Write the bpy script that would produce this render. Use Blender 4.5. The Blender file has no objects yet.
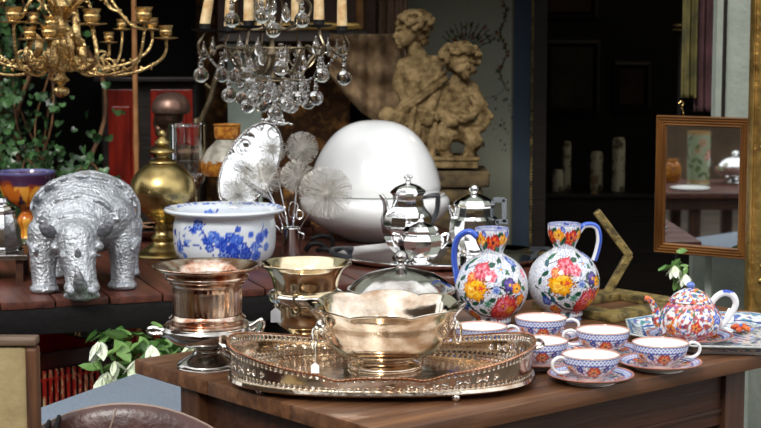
import bpy, bmesh, math, random
import numpy as np
from mathutils import Vector, Matrix, Euler, noise as mnoise
PI = math.pi
random.seed(7); RNG = np.random.default_rng(7)
SC = bpy.context.scene
COL = SC.collection

# ------------------------------------------------------------ camera, world, sun, exposure
F, CX, CY, HOR, CAMZ = 1600.0, 380.5, 214.0, 35.0, 1.30
PITCH = math.atan((CY - HOR) / F)
cam_d = bpy.data.cameras.new('camera'); cam = bpy.data.objects.new('camera', cam_d); COL.objects.link(cam)
cam.location = (0, 0, CAMZ); cam.rotation_euler = (PI/2 - PITCH, 0, 0)
cam_d.sensor_width = 36; cam_d.lens = F * 36 / 761; cam_d.clip_start = .05
cam_d.dof.use_dof = True; cam_d.dof.focus_distance = 2.8; cam_d.dof.aperture_fstop = 11
SC.camera = cam
SC.view_settings.view_transform = 'Standard'; SC.view_settings.look = 'None'
SC.view_settings.gamma = 1; SC.view_settings.use_curve_mapping = False
SC.view_settings.exposure = 0.0
w = bpy.data.worlds.new('overcast_sky'); SC.world = w; w.use_nodes = True
nt = w.node_tree; nt.nodes.clear()
N = nt.nodes.new; L = nt.links.new
out = N('ShaderNodeOutputWorld'); bg = N('ShaderNodeBackground'); L(bg.outputs[0], out.inputs[0])
tc = N('ShaderNodeTexCoord'); sep = N('ShaderNodeSeparateXYZ'); L(tc.outputs['Generated'], sep.inputs[0])
ramp = N('ShaderNodeValToRGB'); L(sep.outputs['Z'], ramp.inputs[0])
el = ramp.color_ramp.elements
el[0].position = 0.0; el[0].color = (.35, .36, .36, 1); el[1].position = .9; el[1].color = (.97, .98, .99, 1)
e = el.new(.25); e.color = (.84, .86, .88, 1)
nz = N('ShaderNodeTexNoise'); nz.inputs['Scale'].default_value = 2.2; nz.inputs['Detail'].default_value = 5
L(tc.outputs['Generated'], nz.inputs[0])
mp = N('ShaderNodeMapRange'); mp.inputs[1].default_value = .35; mp.inputs[2].default_value = .65; mp.inputs[3].default_value = .8; mp.inputs[4].default_value = 1.2
L(nz.outputs[0], mp.inputs[0])
mx = N('ShaderNodeVectorMath'); mx.operation = 'SCALE'; L(ramp.outputs[0], mx.inputs[0]); L(mp.outputs[0], mx.inputs['Scale'])
L(mx.outputs[0], bg.inputs[0]); bg.inputs[1].default_value = 1.7
sun_d = bpy.data.lights.new('sun', 'SUN'); sun = bpy.data.objects.new('sun', sun_d); COL.objects.link(sun)
sun_d.energy = 2.0; sun_d.angle = math.radians(14); sun_d.color = (1, .97, .92)
sun.rotation_euler = (math.radians(47), math.radians(-20), 0)

# ------------------------------------------------------------ projection helpers (camera rays)
def ray(px, py):
    u = (px - CX) / F; v = (CY - py) / F
    return Vector((u, math.cos(PITCH) + v*math.sin(PITCH), -math.sin(PITCH) + v*math.cos(PITCH)))
def PZ(px, py, z):                       # point where the pixel's ray meets height z
    d = ray(px, py); return Vector((0, 0, CAMZ)) + d * ((z - CAMZ) / d.z)
def PY(px, py, Y):                       # point where the pixel's ray reaches depth Y
    d = ray(px, py); return Vector((0, 0, CAMZ)) + d * (Y / d.y)

# ------------------------------------------------------------ object helpers
def thing(name, label, cat, loc=(0, 0, 0), rotz=0, group=None):
    o = bpy.data.objects.new(name, None); COL.objects.link(o); o.empty_display_size = .05
    o.location = loc; o.rotation_euler = (0, 0, rotz); o['label'] = label; o['category'] = cat
    if group: o['group'] = group
    return o
def link(name, me, m=None, parent=None, smooth=True, auto=None):
    o = bpy.data.objects.new(name, me); COL.objects.link(o)
    if m and not me.materials: me.materials.append(m)
    if parent: o.parent = parent
    if smooth and len(me.polygons): me.polygons.foreach_set('use_smooth', [True]*len(me.polygons))
    if auto and smooth:
        try: me.set_sharp_from_angle(angle=math.radians(auto))
        except Exception: pass
    return o
def bobj(name, bm, m, parent=None, smooth=True, auto=40):
    me = bpy.data.meshes.new(name); bmesh.ops.recalc_face_normals(bm, faces=bm.faces); bm.to_mesh(me); bm.free()
    return link(name, me, m, parent, smooth, auto)
def tag(o, label, cat, group=None, kind=None):
    if label: o['label'] = label
    if cat: o['category'] = cat
    if group: o['group'] = group
    if kind: o['kind'] = kind
    return o
def dup(root, loc=None, rotz=None, label=None):
    r = root.copy(); COL.objects.link(r)
    if loc is not None: r.location = loc
    if rotz is not None: r.rotation_euler = (0, 0, rotz)
    if label: r['label'] = label
    for ch in [c for c in bpy.data.objects if c.parent == root]:
        c = ch.copy(); COL.objects.link(c); c.parent = r
        for g in [k for k in bpy.data.objects if k.parent == ch]:
            d = g.copy(); COL.objects.link(d); d.parent = c
    return r

def box(bm, c, s, rot=None, bev=0.0):
    M = Matrix.Translation(Vector(c))
    if rot is not None: M = M @ (rot.to_4x4() if hasattr(rot, 'to_4x4') else Euler(rot).to_matrix().to_4x4())
    r = bmesh.ops.create_cube(bm, size=1.0, matrix=M @ Matrix.Diagonal((s[0], s[1], s[2], 1)))
    if bev > 0:
        es = list({e for v in r['verts'] for e in v.link_edges})
        bmesh.ops.bevel(bm, geom=es, offset=bev, segments=2, affect='EDGES', profile=.6)
_US = {}
def unit_sphere(seg, rings):
    if (seg, rings) not in _US:
        v = [(0, 0, 1)]
        for j in range(1, rings):
            a = PI*j/rings
            for i in range(seg): b = 2*PI*i/seg; v.append((math.sin(a)*math.cos(b), math.sin(a)*math.sin(b), math.cos(a)))
        v.append((0, 0, -1)); n = len(v)-1; f = []
        for i in range(seg):
            i2 = (i+1) % seg; f.append((0, 1+i, 1+i2)); f.append((n, n-seg+i2, n-seg+i))
            for j in range(rings-2): a = 1+j*seg; f.append((a+i, a+seg+i, a+seg+i2, a+i2))
        _US[(seg, rings)] = (np.array(v), f)
    return _US[(seg, rings)]
def sphere_co(c, r, seg, rings, rot=None):
    if not hasattr(r, '__len__'): r = (r, r, r)
    v = unit_sphere(seg, rings)[0]*np.array(r)
    if rot is not None: v = v @ np.array(Euler(rot).to_matrix()).T
    return v + np.array(c)
def sphere(bm, c, r, seg=16, rings=10, rot=None):
    vs = [bm.verts.new(p) for p in sphere_co(c, r, seg, rings, rot)]
    for f in unit_sphere(seg, rings)[1]: bm.faces.new([vs[i] for i in f])
def revolve(bm, prof, seg=48, center=(0, 0, 0), rmod=None, zmod=None, axis=None, sx=1, sy=1):
    """prof: list of (radius, height).  Ends with radius 0 close."""
    cx, cy, cz = center; rings = []
    for (r, z) in prof:
        if r < 1e-7:
            rings.append([bm.verts.new((cx, cy, cz + z))]); continue
        ring = []
        for k in range(seg):
            a = 2*PI*k/seg; rr = r; zz = z
            if rmod: rr = r * rmod(a, z)
            if zmod: zz = zmod(a, z)
            ring.append(bm.verts.new((cx + rr*math.cos(a)*sx, cy + rr*math.sin(a)*sy, cz + zz)))
        rings.append(ring)
    for a, b in zip(rings, rings[1:]):
        if len(a) == 1 and len(b) == 1: continue
        for k in range(seg):
            k2 = (k+1) % seg
            try:
                if len(a) == 1: bm.faces.new((a[0], b[k], b[k2]))
                elif len(b) == 1: bm.faces.new((a[k], b[0], a[k2]))
                else: bm.faces.new((a[k], b[k], b[k2], a[k2]))
            except ValueError: pass
    if axis is not None:
        vs = [v for r in rings for v in r]
        q = Vector((0, 0, 1)).rotation_difference(Vector(axis).normalized()).to_matrix()
        bmesh.ops.transform(bm, matrix=Matrix.Translation(Vector(center)) @ q.to_4x4() @ Matrix.Translation(-Vector(center)), verts=vs)
def catmull(pts, n=8):
    pts = [Vector(p) for p in pts]
    if len(pts) < 3: 
        return [pts[0].lerp(pts[-1], i/n) for i in range(n+1)]
    P = [pts[0]*2 - pts[1]] + pts + [pts[-1]*2 - pts[-2]]
    o = []
    for i in range(1, len(P)-2):
        for k in range(n):
            t = k/n
            o.append(.5*((2*P[i]) + (-P[i-1]+P[i+1])*t + (2*P[i-1]-5*P[i]+4*P[i+1]-P[i+2])*t*t + (-P[i-1]+3*P[i]-3*P[i+1]+P[i+2])*t**3))
    o.append(pts[-1]); return o
def tube(bm, pts, r, seg=8, sm=0, flat=None, caps=True):
    """swept tube; r a number or a list per input point; flat=(a,b) scales the section"""
    if hasattr(r, '__len__'): rr = list(r)
    else: rr = [r]*len(pts)
    if sm:
        q = [Vector((rr[i], 0, 0)) for i in range(len(pts))]
        pts2 = catmull(pts, sm); rr = [max(1e-5, v.x) for v in catmull(q, sm)] if len(pts) > 2 else [rr[0] + (rr[-1]-rr[0])*i/sm for i in range(sm+1)]
        pts = pts2
    pts = [Vector(p) for p in pts]
    n = len(pts); T = []
    for i in range(n):
        a = pts[max(0, i-1)]; b = pts[min(n-1, i+1)]; d = (b-a)
        T.append(d.normalized() if d.length > 1e-9 else Vector((0, 0, 1)))
    up = Vector((0, 0, 1)) if abs(T[0].z) < .9 else Vector((1, 0, 0))
    u = T[0].cross(up).normalized(); rings = []
    for i in range(n):
        u = (u - T[i]*u.dot(T[i]))
        u = u.normalized() if u.length > 1e-9 else T[i].orthogonal().normalized()
        v = T[i].cross(u); fa, fb = flat or (1, 1)
        rings.append([bm.verts.new(pts[i] + u*(rr[i]*fa*math.cos(2*PI*k/seg)) + v*(rr[i]*fb*math.sin(2*PI*k/seg))) for k in range(seg)])
    for a, b in zip(rings, rings[1:]):
        for k in range(seg):
            bm.faces.new((a[k], a[(k+1) % seg], b[(k+1) % seg], b[k]))
    if caps and seg > 2:
        bm.faces.new(rings[0][::-1]); bm.faces.new(rings[-1])
def strip(bm, pts, wid, th, seg=1):
    pass
def lathe(name, prof, m, parent=None, seg=48, s=1.0, auto=40, sm=0, **k):
    p = [(a*s, b*s) for a, b in prof]
    if sm:
        q = catmull([(a, b, 0) for a, b in p], sm); p = [(max(0, v.x), v.y) for v in q]
    bm = bmesh.new(); revolve(bm, p, seg, **k); bmesh.ops.remove_doubles(bm, verts=bm.verts, dist=1e-6)
    return bobj(name, bm, m, parent, auto=auto)
def tubes(name, items, m, parent=None, seg=8, sm=6, **k):
    bm = bmesh.new()
    for pts, r in items: tube(bm, pts, r, seg, sm, **k)
    return bobj(name, bm, m, parent)

def blob(name, prims, voxel, m, parent=None, smooth=4, disp=None, subd=0):
    """one continuous body from balls and tapered limbs, fused by voxel remesh"""
    V = []; Fc = []; off = 0
    def add(c, r, seg, rings, rot=None):
        nonlocal off
        v = sphere_co(c, r, seg, rings, rot); V.append(v); Fc.extend([tuple(i+off for i in f) for f in unit_sphere(seg, rings)[1]]); off += len(v)
    for p in prims:
        if p[0] == 'e': add(p[1], p[2], 16, 10, p[3] if len(p) > 3 else None)
        else:
            a, b, r0, r1 = Vector(p[1]), Vector(p[2]), p[3], p[4]
            n = max(2, int((b-a).length / (min(r0, r1)*.45)) + 1)
            for i in range(n+1):
                t = i/n; add(tuple(a.lerp(b, t)), r0 + (r1-r0)*t, 12, 8)
    me = bpy.data.meshes.new(name+'_raw'); me.from_pydata(np.concatenate(V).tolist(), [], Fc)
    o = bpy.data.objects.new(name, me); COL.objects.link(o)
    md = o.modifiers.new('r', 'REMESH'); md.mode = 'VOXEL'; md.voxel_size = voxel
    if smooth:
        s_ = o.modifiers.new('s', 'SMOOTH'); s_.factor = .5; s_.iterations = smooth
    for dd in (disp or []):
        tx = bpy.data.textures.new(name+'_relief', dd[0])
        if hasattr(tx, 'noise_scale'): tx.noise_scale = dd[1]
        if dd[0] == 'CLOUDS': tx.noise_depth = 3
        d_ = o.modifiers.new('d', 'DISPLACE'); d_.texture = tx; d_.strength = dd[2]; d_.mid_level = .5; d_.texture_coords = 'LOCAL'
    dg = bpy.context.evaluated_depsgraph_get(); ev = o.evaluated_get(dg)
    me2 = bpy.data.meshes.new_from_object(ev); bpy.data.objects.remove(o); bpy.data.meshes.remove(me)
    me2.name = name; me2.materials.clear()
    return link(name, me2, m, parent, auto=None)

# ------------------------------------------------------------ materials
def hx(s):
    s = s.lstrip('#'); c = [int(s[i:i+2], 16)/255 for i in (0, 2, 4)]
    return tuple(x/12.92 if x <= .04045 else ((x+.055)/1.055)**2.4 for x in c)
def rgba(c): return (*(hx(c) if isinstance(c, str) else c), 1)
def mat(name, col, rough=.5, metal=0, col2=None, scale=8, stretch=(1, 1, 1), bump=0, bscale=None, coat=0, trans=0, ior=1.45,
        detail=4, lo=.35, hi=.65, rough2=None, spec=None, sss=0, emit=None, es=1, col3=None, attr=None, dist=0, alpha=None):
    m = bpy.data.materials.new(name); m.use_nodes = True; nt = m.node_tree; b = nt.nodes['Principled BSDF']
    N = nt.nodes.new; L = nt.links.new
    b.inputs['Base Color'].default_value = rgba(col); b.inputs['Roughness'].default_value = rough; b.inputs['Metallic'].default_value = metal
    b.inputs['Coat Weight'].default_value = coat; b.inputs['Coat Roughness'].default_value = .05
    b.inputs['Transmission Weight'].default_value = trans; b.inputs['IOR'].default_value = ior
    if spec is not None: b.inputs['Specular IOR Level'].default_value = spec
    if sss: b.inputs['Subsurface Weight'].default_value = sss; b.inputs['Subsurface Radius'].default_value = (.02, .02, .02)
    if emit: b.inputs['Emission Color'].default_value = rgba(emit); b.inputs['Emission Strength'].default_value = es
    tcn = N('ShaderNodeTexCoord'); mpn = N('ShaderNodeMapping'); L(tcn.outputs['Object'], mpn.inputs[0]); mpn.inputs['Scale'].default_value = stretch
    if col2 is not None or rough2 is not None or attr:
        nz = N('ShaderNodeTexNoise'); nz.inputs['Scale'].default_value = scale; nz.inputs['Detail'].default_value = detail; nz.inputs['Roughness'].default_value = .6
        nz.inputs['Distortion'].default_value = dist
        L(mpn.outputs[0], nz.inputs[0])
        rp = N('ShaderNodeValToRGB'); L(nz.outputs[0], rp.inputs[0])
        rp.color_ramp.elements[0].position = lo; rp.color_ramp.elements[1].position = hi
        rp.color_ramp.elements[0].color = rgba(col); rp.color_ramp.elements[1].color = rgba(col2 if col2 is not None else col)
        if col3 is not None:
            e = rp.color_ramp.elements.new((lo+hi)/2); e.color = rgba(col3)
        if col2 is not None: L(rp.outputs[0], b.inputs['Base Color'])
        if rough2 is not None:
            mr = N('ShaderNodeMapRange'); mr.inputs[1].default_value = lo; mr.inputs[2].default_value = hi; mr.inputs[3].default_value = rough; mr.inputs[4].default_value = rough2
            L(nz.outputs[0], mr.inputs[0]); L(mr.outputs[0], b.inputs['Roughness'])
    if attr:
        va = N('ShaderNodeVertexColor'); va.layer_name = 'Col'; L(va.outputs[0], b.inputs['Base Color'])
    if bump:
        nb = N('ShaderNodeTexNoise'); nb.inputs['Scale'].default_value = bscale or scale; nb.inputs['Detail'].default_value = 5; L(mpn.outputs[0], nb.inputs[0])
        bp = N('ShaderNodeBump'); bp.inputs['Strength'].default_value = bump; bp.inputs['Distance'].default_value = .01
        L(nb.outputs[0], bp.inputs['Height']); L(bp.outputs[0], b.inputs['Normal'])
    return m
M = {}
M['silver'] = mat('old_silver', (.86, .84, .79), .10, 1, col2=(.62, .55, .45), scale=14, lo=.45, hi=.75, rough2=.22, bump=.03, bscale=40)
M['silver_aged'] = mat('aged_silver', (.62, .60, .57), .13, 1, col2=(.26, .23, .2), scale=18, lo=.42, hi=.7, rough2=.25, bump=.05, bscale=50)
M['silver_clean'] = mat('polished_silver', (.92, .92, .92), .07, 1, bump=.015, bscale=60)
M['silver_warm'] = mat('tarnished_silver', (.82, .74, .63), .09, 1, col2=(.42, .28, .18), scale=13, lo=.42, hi=.70, rough2=.18, bump=.04, bscale=50)
M['silver_dark'] = mat('dull_silver', (.55, .54, .53), .22, 1, col2=(.25, .22, .2), scale=20, bump=.1, bscale=60)
M['copper'] = mat('worn_copper', (.42, .2, .12), .16, 1, col2=(.74, .62, .52), scale=16, stretch=(2.2, 2.2, .5), lo=.4, hi=.62, rough2=.25, bump=.03, bscale=50)
M['copper_dark'] = mat('dark_copper', (.45, .18, .08), .2, 1, col2=(.7, .42, .28), scale=30)
M['goldplate'] = mat('worn_gilt_silver', (.80, .66, .45), .14, 1, col2=(.46, .32, .18), scale=12, lo=.45, hi=.75, bump=.03, bscale=40)
M['brass'] = mat('aged_brass', (.50, .38, .15), .24, 1, col2=(.40, .30, .13), scale=9, rough2=.36, bump=.05, bscale=60)
M['brass_ch'] = mat('candelabra_brass', (.72, .52, .24), .22, 1, col2=(.34, .22, .09), scale=45, bump=.5, bscale=120)
M['bronze'] = mat('dark_bronze', (.13, .10, .06), .35, 1, col2=(.26, .21, .13), scale=40, bump=.2)
M['iron'] = mat('black_iron', (.006, .005, .005), .6, 0, spec=.25, bump=.2, bscale=60)
M['glass'] = mat('clear_glass', (1, 1, 1), .0, 0, trans=1, ior=1.5)
M['porcelain'] = mat('white_porcelain', (.80, .80, .79), .12, coat=.3)
M['paint'] = mat('painted_porcelain', (.8, .8, .8), .13, coat=.35, attr=True)
M['mattpaint'] = mat('painted_plaster', (.5, .5, .5), .75, attr=True, spec=.2)
M['milk'] = mat('milk_glass', (.93, .94, .94), .14, coat=.4, sss=.3)
M['black_handle'] = mat('black_handle', (.02, .022, .027), .3)
M['tag'] = mat('tag_paper', (.82, .84, .88), .7)
M['string'] = mat('tag_string', (.7, .68, .62), .8)
def wood(name, a, b, rough=.45, axis=0, sc=6, c=None, bump=.15, lo=.3, hi=.7, coat=0):
    st = [9, 9, 9]; st[axis] = .7
    return mat(name, a, rough, col2=b, col3=c, scale=sc, stretch=st, detail=7, lo=lo, hi=hi, bump=bump, bscale=sc*2, dist=.5, coat=coat)
M['tabletop'] = wood('brown_tabletop', '#3d2414', '#80593a', .40, 0, 4.2, '#61402a', bump=.15, lo=.28, hi=.74)
M['tableleg'] = wood('brown_table_leg', '#2c170c', '#55331c', .5, 2, 5)
M['tableapron'] = wood('dark_table_apron', '#2b160c', '#4a2a18', .5, 0, 5)
M['slat'] = wood('red_brown_slats', '#2e150e', '#64372a', .42, 1, 4)
M['darkwood'] = wood('dark_wood', '#0e0906', '#22160f', .5, 0, 5)
M['frame_wood'] = wood('orange_wood_frame', '#4d2d14', '#85592c', .35, 2, 6, bump=.08)
M['frame_wood_x'] = wood('orange_wood_frame_rail', '#4d2d14', '#85592c', .35, 0, 6, bump=.08)
M['gilt'] = mat('gilt_moulding', (.56, .36, .11), .32, .8, col2=(.2, .11, .03), scale=26, lo=.4, hi=.75, bump=.3, bscale=70)
M['gilt_old'] = mat('mottled_gilding', (.26, .19, .06), .5, .3, col2=(.08, .06, .025), scale=40, lo=.42, hi=.6, bump=.6, bscale=60)
M['mirror'] = mat('mirror_glass', (.93, .94, .95), .005, 1)
M['mirror_old'] = mat('old_mirror_glass', (.78, .80, .80), .02, 1, col2=(.68, .70, .70), scale=15, lo=.5, hi=.8)
M['wall_grey'] = mat('grey_green_plaster', '#a7aea3', .8, col2='#959e93', scale=14, bump=.25, bscale=60)
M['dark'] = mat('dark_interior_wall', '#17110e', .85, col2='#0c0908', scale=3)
M['backwall'] = mat('dim_grey_wall', '#5d635c', .85, col2='#4a5049', scale=6)
M['floor'] = mat('stone_paving', '#564c40', .7, col2='#38312a', scale=5, bump=.3, bscale=30)
M['stone'] = mat('ochre_stone', '#97805a', .85, col2='#4f3d22', scale=26, lo=.38, hi=.66, bump=.7, bscale=60, spec=.2)
M['leaf'] = mat('ivy_leaf', '#1c331a', .32, col2='#4d7343', scale=14, spec=.6, lo=.42, hi=.6)
M['leaf2'] = mat('lily_leaf', '#3d6a30', .35, col2='#86ab62', scale=12)
M['petal'] = mat('pale_petal', '#f0f3e6', .5, col2='#c3d3a8', scale=18, sss=.1)
M['stem'] = mat('brown_stem', '#4a3020', .7, col2='#7a5636', scale=30)
M['rhino'] = mat('silvered_hide', (.50, .52, .55), .36, .8, col2=(.36, .38, .41), scale=35, lo=.40, hi=.75, rough2=.46, bump=.55, bscale=170)
M['curtain'] = mat('brown_curtain', '#a08462', .9, col2='#65503a', scale=18, bump=.3)
M['curtain_p'] = mat('mauve_curtain', '#5a3a3c', .9, col2='#3d2628', scale=14)
M['curtain_g'] = mat('olive_gold_curtain', '#6b6132', .8, col2='#3d3a20', scale=14)
M['redwood'] = wood('red_lacquered_cabinet', '#5a1410', '#9a2a1c', .25, 2, 5)
M['redlac'] = mat('red_lacquer', '#d81a16', .3, coat=.3)
M['bluecloth'] = mat('blue_grey_linen', '#7b8693', .85, col2='#66717f', scale=90, stretch=(1, 5, 1), bump=.3, bscale=160)
M['leather'] = mat('brown_leather', '#3a201c', .35, col2='#4e2e27', scale=14, bump=.15, bscale=80, coat=.1)
M['piping'] = mat('pale_piping', '#8a7468', .4)
M['cream'] = mat('cream_upholstery', '#a08e68', .9, col2='#8d7b56', scale=20, bump=.2, bscale=90)
M['candle_sleeve'] = mat('yellowed_candle_sleeve', '#ecd4a6', .55, col2='#c9a06a', scale=40, sss=.1)
M['bulb'] = mat('bulb_glass', (.9, .93, .96), .05, trans=.7, ior=1.3)
M['amber'] = mat('amber_glass', '#8f4a14', .3, col2='#c98a35', scale=70, lo=.4, hi=.6)
M['street'] = mat('street_facade', '#2c251e', .9, col2='#5c4936', scale=1.5)
M['window_dark'] = mat('window_pane', '#12161b', .05)
M['bamboo'] = mat('bamboo_pole', '#a8774a', .5, col2='#80552f', scale=12)

# ------------------------------------------------------------ painted patterns (numpy)
class Paint:
    def __init__(s, me, base=(.78, .78, .77)):
        n = len(me.vertices); co = np.empty(n*3); me.vertices.foreach_get('co', co); s.me = me
        s.p = co.reshape(-1, 3); s.c = np.tile(np.array(base, float), (n, 1)); s.warp = 0; s.rng = np.random.default_rng(3)
        s.x, s.y, s.z = s.p.T; s.th = np.arctan2(s.y, s.x); s.r = np.hypot(s.x, s.y)
    def mixm(s, mask, col, a=1.0):
        col = np.array(hx(col) if isinstance(col, str) else col); k = (mask.astype(float)*a)[:, None]
        s.c = s.c*(1-k) + col*k
    def local(s, c, nrm=None):
        c = np.array(c, float); n = np.array(nrm if nrm is not None else (c[0], c[1], 0), float); n /= (np.linalg.norm(n)+1e-9)
        e1 = np.cross((0, 0, 1), n); e1 /= (np.linalg.norm(e1)+1e-9); e2 = np.cross(n, e1)
        d = s.p - c; return d @ e1, d @ e2, d @ n
    def flower(s, c, r, c1, c2, c3=None, petals=5, ph=0, depth=1.4, edge=None):
        u, v, w_ = s.local(c); rr = np.hypot(u, v); a = np.arctan2(v, u)
        if s.warp: rr = rr*(1+s.warp*s.wn); a = a + s.warp*1.6*s.wn2
        R = r*(.80 + .20*np.abs(np.cos(petals*(a+ph)/2)))
        ok = (np.abs(w_) < r*depth)
        if edge: s.mixm(ok & (rr < R*1.1), edge)
        s.mixm(ok & (rr < R), c1)
        s.mixm(ok & (rr < R*(.55+.25*np.cos(petals*(a+ph)))), c2)
        if c3: s.mixm(ok & (rr < r*.22), c3)
    def leaf(s, c, l, wd, ang, col, vein=None):
        u, v, w_ = s.local(c); ca, sa = math.cos(ang), math.sin(ang); a = u*ca + v*sa; b = -u*sa + v*ca
        t = np.clip(a/l, -1, 1); ok = (np.abs(w_) < l*1.5) & (np.abs(a) < l)
        s.mixm(ok & (np.abs(b) < wd*(1-t*t)), col)
        if vein: s.mixm(ok & (np.abs(b) < wd*.14), vein)
    def line(s, pts, wd, col):
        best = np.full(len(s.p), 1e9)
        for a, b in zip(pts, pts[1:]):
            a = np.array(a, float); b = np.array(b, float); ab = b-a; t = np.clip(((s.p-a) @ ab)/(ab @ ab + 1e-12), 0, 1)
            best = np.minimum(best, np.linalg.norm(s.p - (a + t[:, None]*ab), axis=1))
        s.mixm(best < wd, col)
    def band(s, z0, z1, col, a=1): s.mixm((s.z > z0) & (s.z < z1), col, a)
    def done(s, name='Col'):
        at = s.me.color_attributes.new(name, 'FLOAT_COLOR', 'POINT'); buf = np.ones((len(s.p), 4)); buf[:, :3] = np.clip(s.c, 0, 1)
        at.data.foreach_set('color', buf.ravel())
def surf_point(prof, z, ang):
    """point on a lathe profile (outer wall) at height z"""
    pr = sorted(prof, key=lambda q: q[1]); r = np.interp(z, [q[1] for q in pr], [q[0] for q in pr])
    return (r*math.cos(ang), r*math.sin(ang), z)
# ============================================================ SETTING
def struct(name, bm, m, smooth=False):
    o = bobj(name, bm, m, None, smooth); o['kind'] = 'structure'; return o
def sbox(name, x0, x1, y0, y1, z0, z1, m):
    bm = bmesh.new(); box(bm, ((x0+x1)/2, (y0+y1)/2, (z0+z1)/2), (x1-x0, y1-y0, z1-z0)); return struct(name, bm, m)
sbox('floor', -8, 8, -12, 8.2, -.1, 0, M['floor'])
WL, WB, XP = -2.6, 5.7, .56                 # left wall, back wall, partition
XR = .80                                     # left edge of the grey pier on the right
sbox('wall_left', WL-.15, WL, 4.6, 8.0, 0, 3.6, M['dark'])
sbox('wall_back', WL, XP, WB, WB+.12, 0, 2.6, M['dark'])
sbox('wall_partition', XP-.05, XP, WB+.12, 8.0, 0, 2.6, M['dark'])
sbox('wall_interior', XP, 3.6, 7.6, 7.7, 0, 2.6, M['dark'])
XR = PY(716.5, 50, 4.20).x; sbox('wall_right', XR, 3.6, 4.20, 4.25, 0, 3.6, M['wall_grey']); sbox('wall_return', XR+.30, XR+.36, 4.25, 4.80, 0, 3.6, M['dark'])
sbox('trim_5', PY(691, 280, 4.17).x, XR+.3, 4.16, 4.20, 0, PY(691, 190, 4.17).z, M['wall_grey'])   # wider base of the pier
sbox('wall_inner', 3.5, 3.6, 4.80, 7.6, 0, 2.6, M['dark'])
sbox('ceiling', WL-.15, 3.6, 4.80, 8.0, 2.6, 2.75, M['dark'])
sbox('wall_lintel', WL, XR+.36, 4.60, 4.80, 1.80, 3.6, M['wall_grey'])  # unseen; lower edge set to control how much daylight reaches the interior
sbox('trim_1', WL, 1.4, 3.86, 3.94, 2.30, 2.38, M['darkwood'])       # beam the chandeliers hang from
sbox('trim_2', WL, WL+.08, 3.86, 3.94, 0, 2.30, M['darkwood'])
sbox('trim_3', 1.32, 1.4, 3.86, 3.94, 0, 2.30, M['darkwood'])
x_ = PY(724, 50, 4.2).x; sbox('trim_4', x_-.004, x_+.004, 4.190, 4.2, PY(691, 190, 4.17).z, 2.6, M['darkwood'])            # thin groove moulding on the pier
# opposite side of the street, behind the viewer (seen only in reflections)
sbox('wall_street_left', -6.8, -6.5, -10.3, 4.0, 0, 4.5, M['street'])
bm = bmesh.new(); box(bm, (0, -10.6, 3.0), (22, .5, 6.0)); struct('wall_front', bm, M['street'])
for i in range(7):
    bm = bmesh.new(); box(bm, (-8.4+i*2.8, -10.30, 1.6+(i % 2)*.3), (1.2+.3*(i % 3), .12, 2.4)); box(bm, (-8.4+i*2.8, -10.30, 4.6), (1.1, .12, 1.5)); o = struct('window_%d' % (i+1), bm, M['window_dark'])


# painted panel on the back wall, right of the statue
def painted_panel(px0, px1, Y):
    a = PY(px0, 0, Y).x; b = PY(px1, 0, Y).x; nx, nzz = 150, 420; z0, z1 = .3, 1.9
    bm = bmesh.new(); g = [[bm.verts.new((a+(b-a)*i/nx, 0, z0+(z1-z0)*j/nzz)) for i in range(nx+1)] for j in range(nzz+1)]
    for j in range(nzz):
        for i in range(nx): bm.faces.new((g[j][i], g[j][i+1], g[j+1][i+1], g[j+1][i]))
    o = bobj('wall_panel', bm, M['mattpaint']); me = o.data
    md = o.modifiers.new('thick', 'SOLIDIFY'); md.thickness = .02; md.offset = 1
    o.location = (0, Y, 0)
    p = Paint(me, hx('#a6a896')); n = RNG
    X = (p.x - a)/(b-a)
    p.mixm(X > .86, '#465363'); p.mixm((X > .85) & (X < .86), '#7d7a5c')
    q = lambda px, py: (lambda v: (v.x, 0, v.z))(PY(px, py, Y))
    def fl(px, py, r, c): 
        c0 = q(px, py); d = np.hypot(p.x-c0[0], p.z-c0[2]); an = np.arctan2(p.z-c0[2], p.x-c0[0])
        p.mixm(d < r*.0034*(.7+.3*np.cos(5*an)), c)
    for k in range(24):
        t = k/23; px = 503 + 4*math.sin(t*14); py = 2 + 88*t
        fl(px+random.uniform(-3, 3), py, random.uniform(1.2, 3.4), random.choice(['#4d4a22', '#2f3b22', '#6b4a20', '#6b3520']))
    p.line([q(503 + 3*math.sin(t*.7), 2+t*4.5) for t in range(20)], .0022, '#35381f')
    p.line([q(483+22*math.cos(t*.3+3.3), 84+14*math.sin(t*.3+3.3)*-1) for t in range(11)], .003, '#8f9284')
    for k in range(46):
        ang = random.uniform(.2, 2.9); rad = random.uniform(8, 32)
        fl(472+rad*math.cos(ang), 45-rad*math.sin(ang)*.7, random.uniform(1.0, 2.8), random.choice(['#3a4a2c', '#4d4a22', '#8f4a1e', '#9a6a5a', '#2b3440', '#6b6a4a']))
    for k in range(12):
        a1 = .3+k*.22; p.line([q(466, 60), q(466+15*math.cos(a1), 50-14*math.sin(a1)), q(468+28*math.cos(a1), 46-24*math.sin(a1))], .0018, '#333a26')
    for k in range(40): fl(random.uniform(478, 512), random.uniform(95, 150), random.uniform(.8, 2.2), random.choice(['#39402c', '#57503a', '#2c3430', '#7d7f70']))
    nzv = n.random(len(p.c))[:, None]; p.c *= (.93+.12*nzv)
    p.done(); o['kind'] = 'structure'
painted_panel(402, 531, 5.66)
ld_ = bpy.data.lights.new('interior_fill', 'POINT'); ld_.energy = 5; ld_.color = (1, .8, .55); ld_.shadow_soft_size = .12; lo_ = bpy.data.objects.new('interior_fill', ld_); COL.objects.link(lo_); lo_.location = (1.5, 5.9, 2.3)  # added warm fill, unseen, to brighten the candles and dark interior
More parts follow.
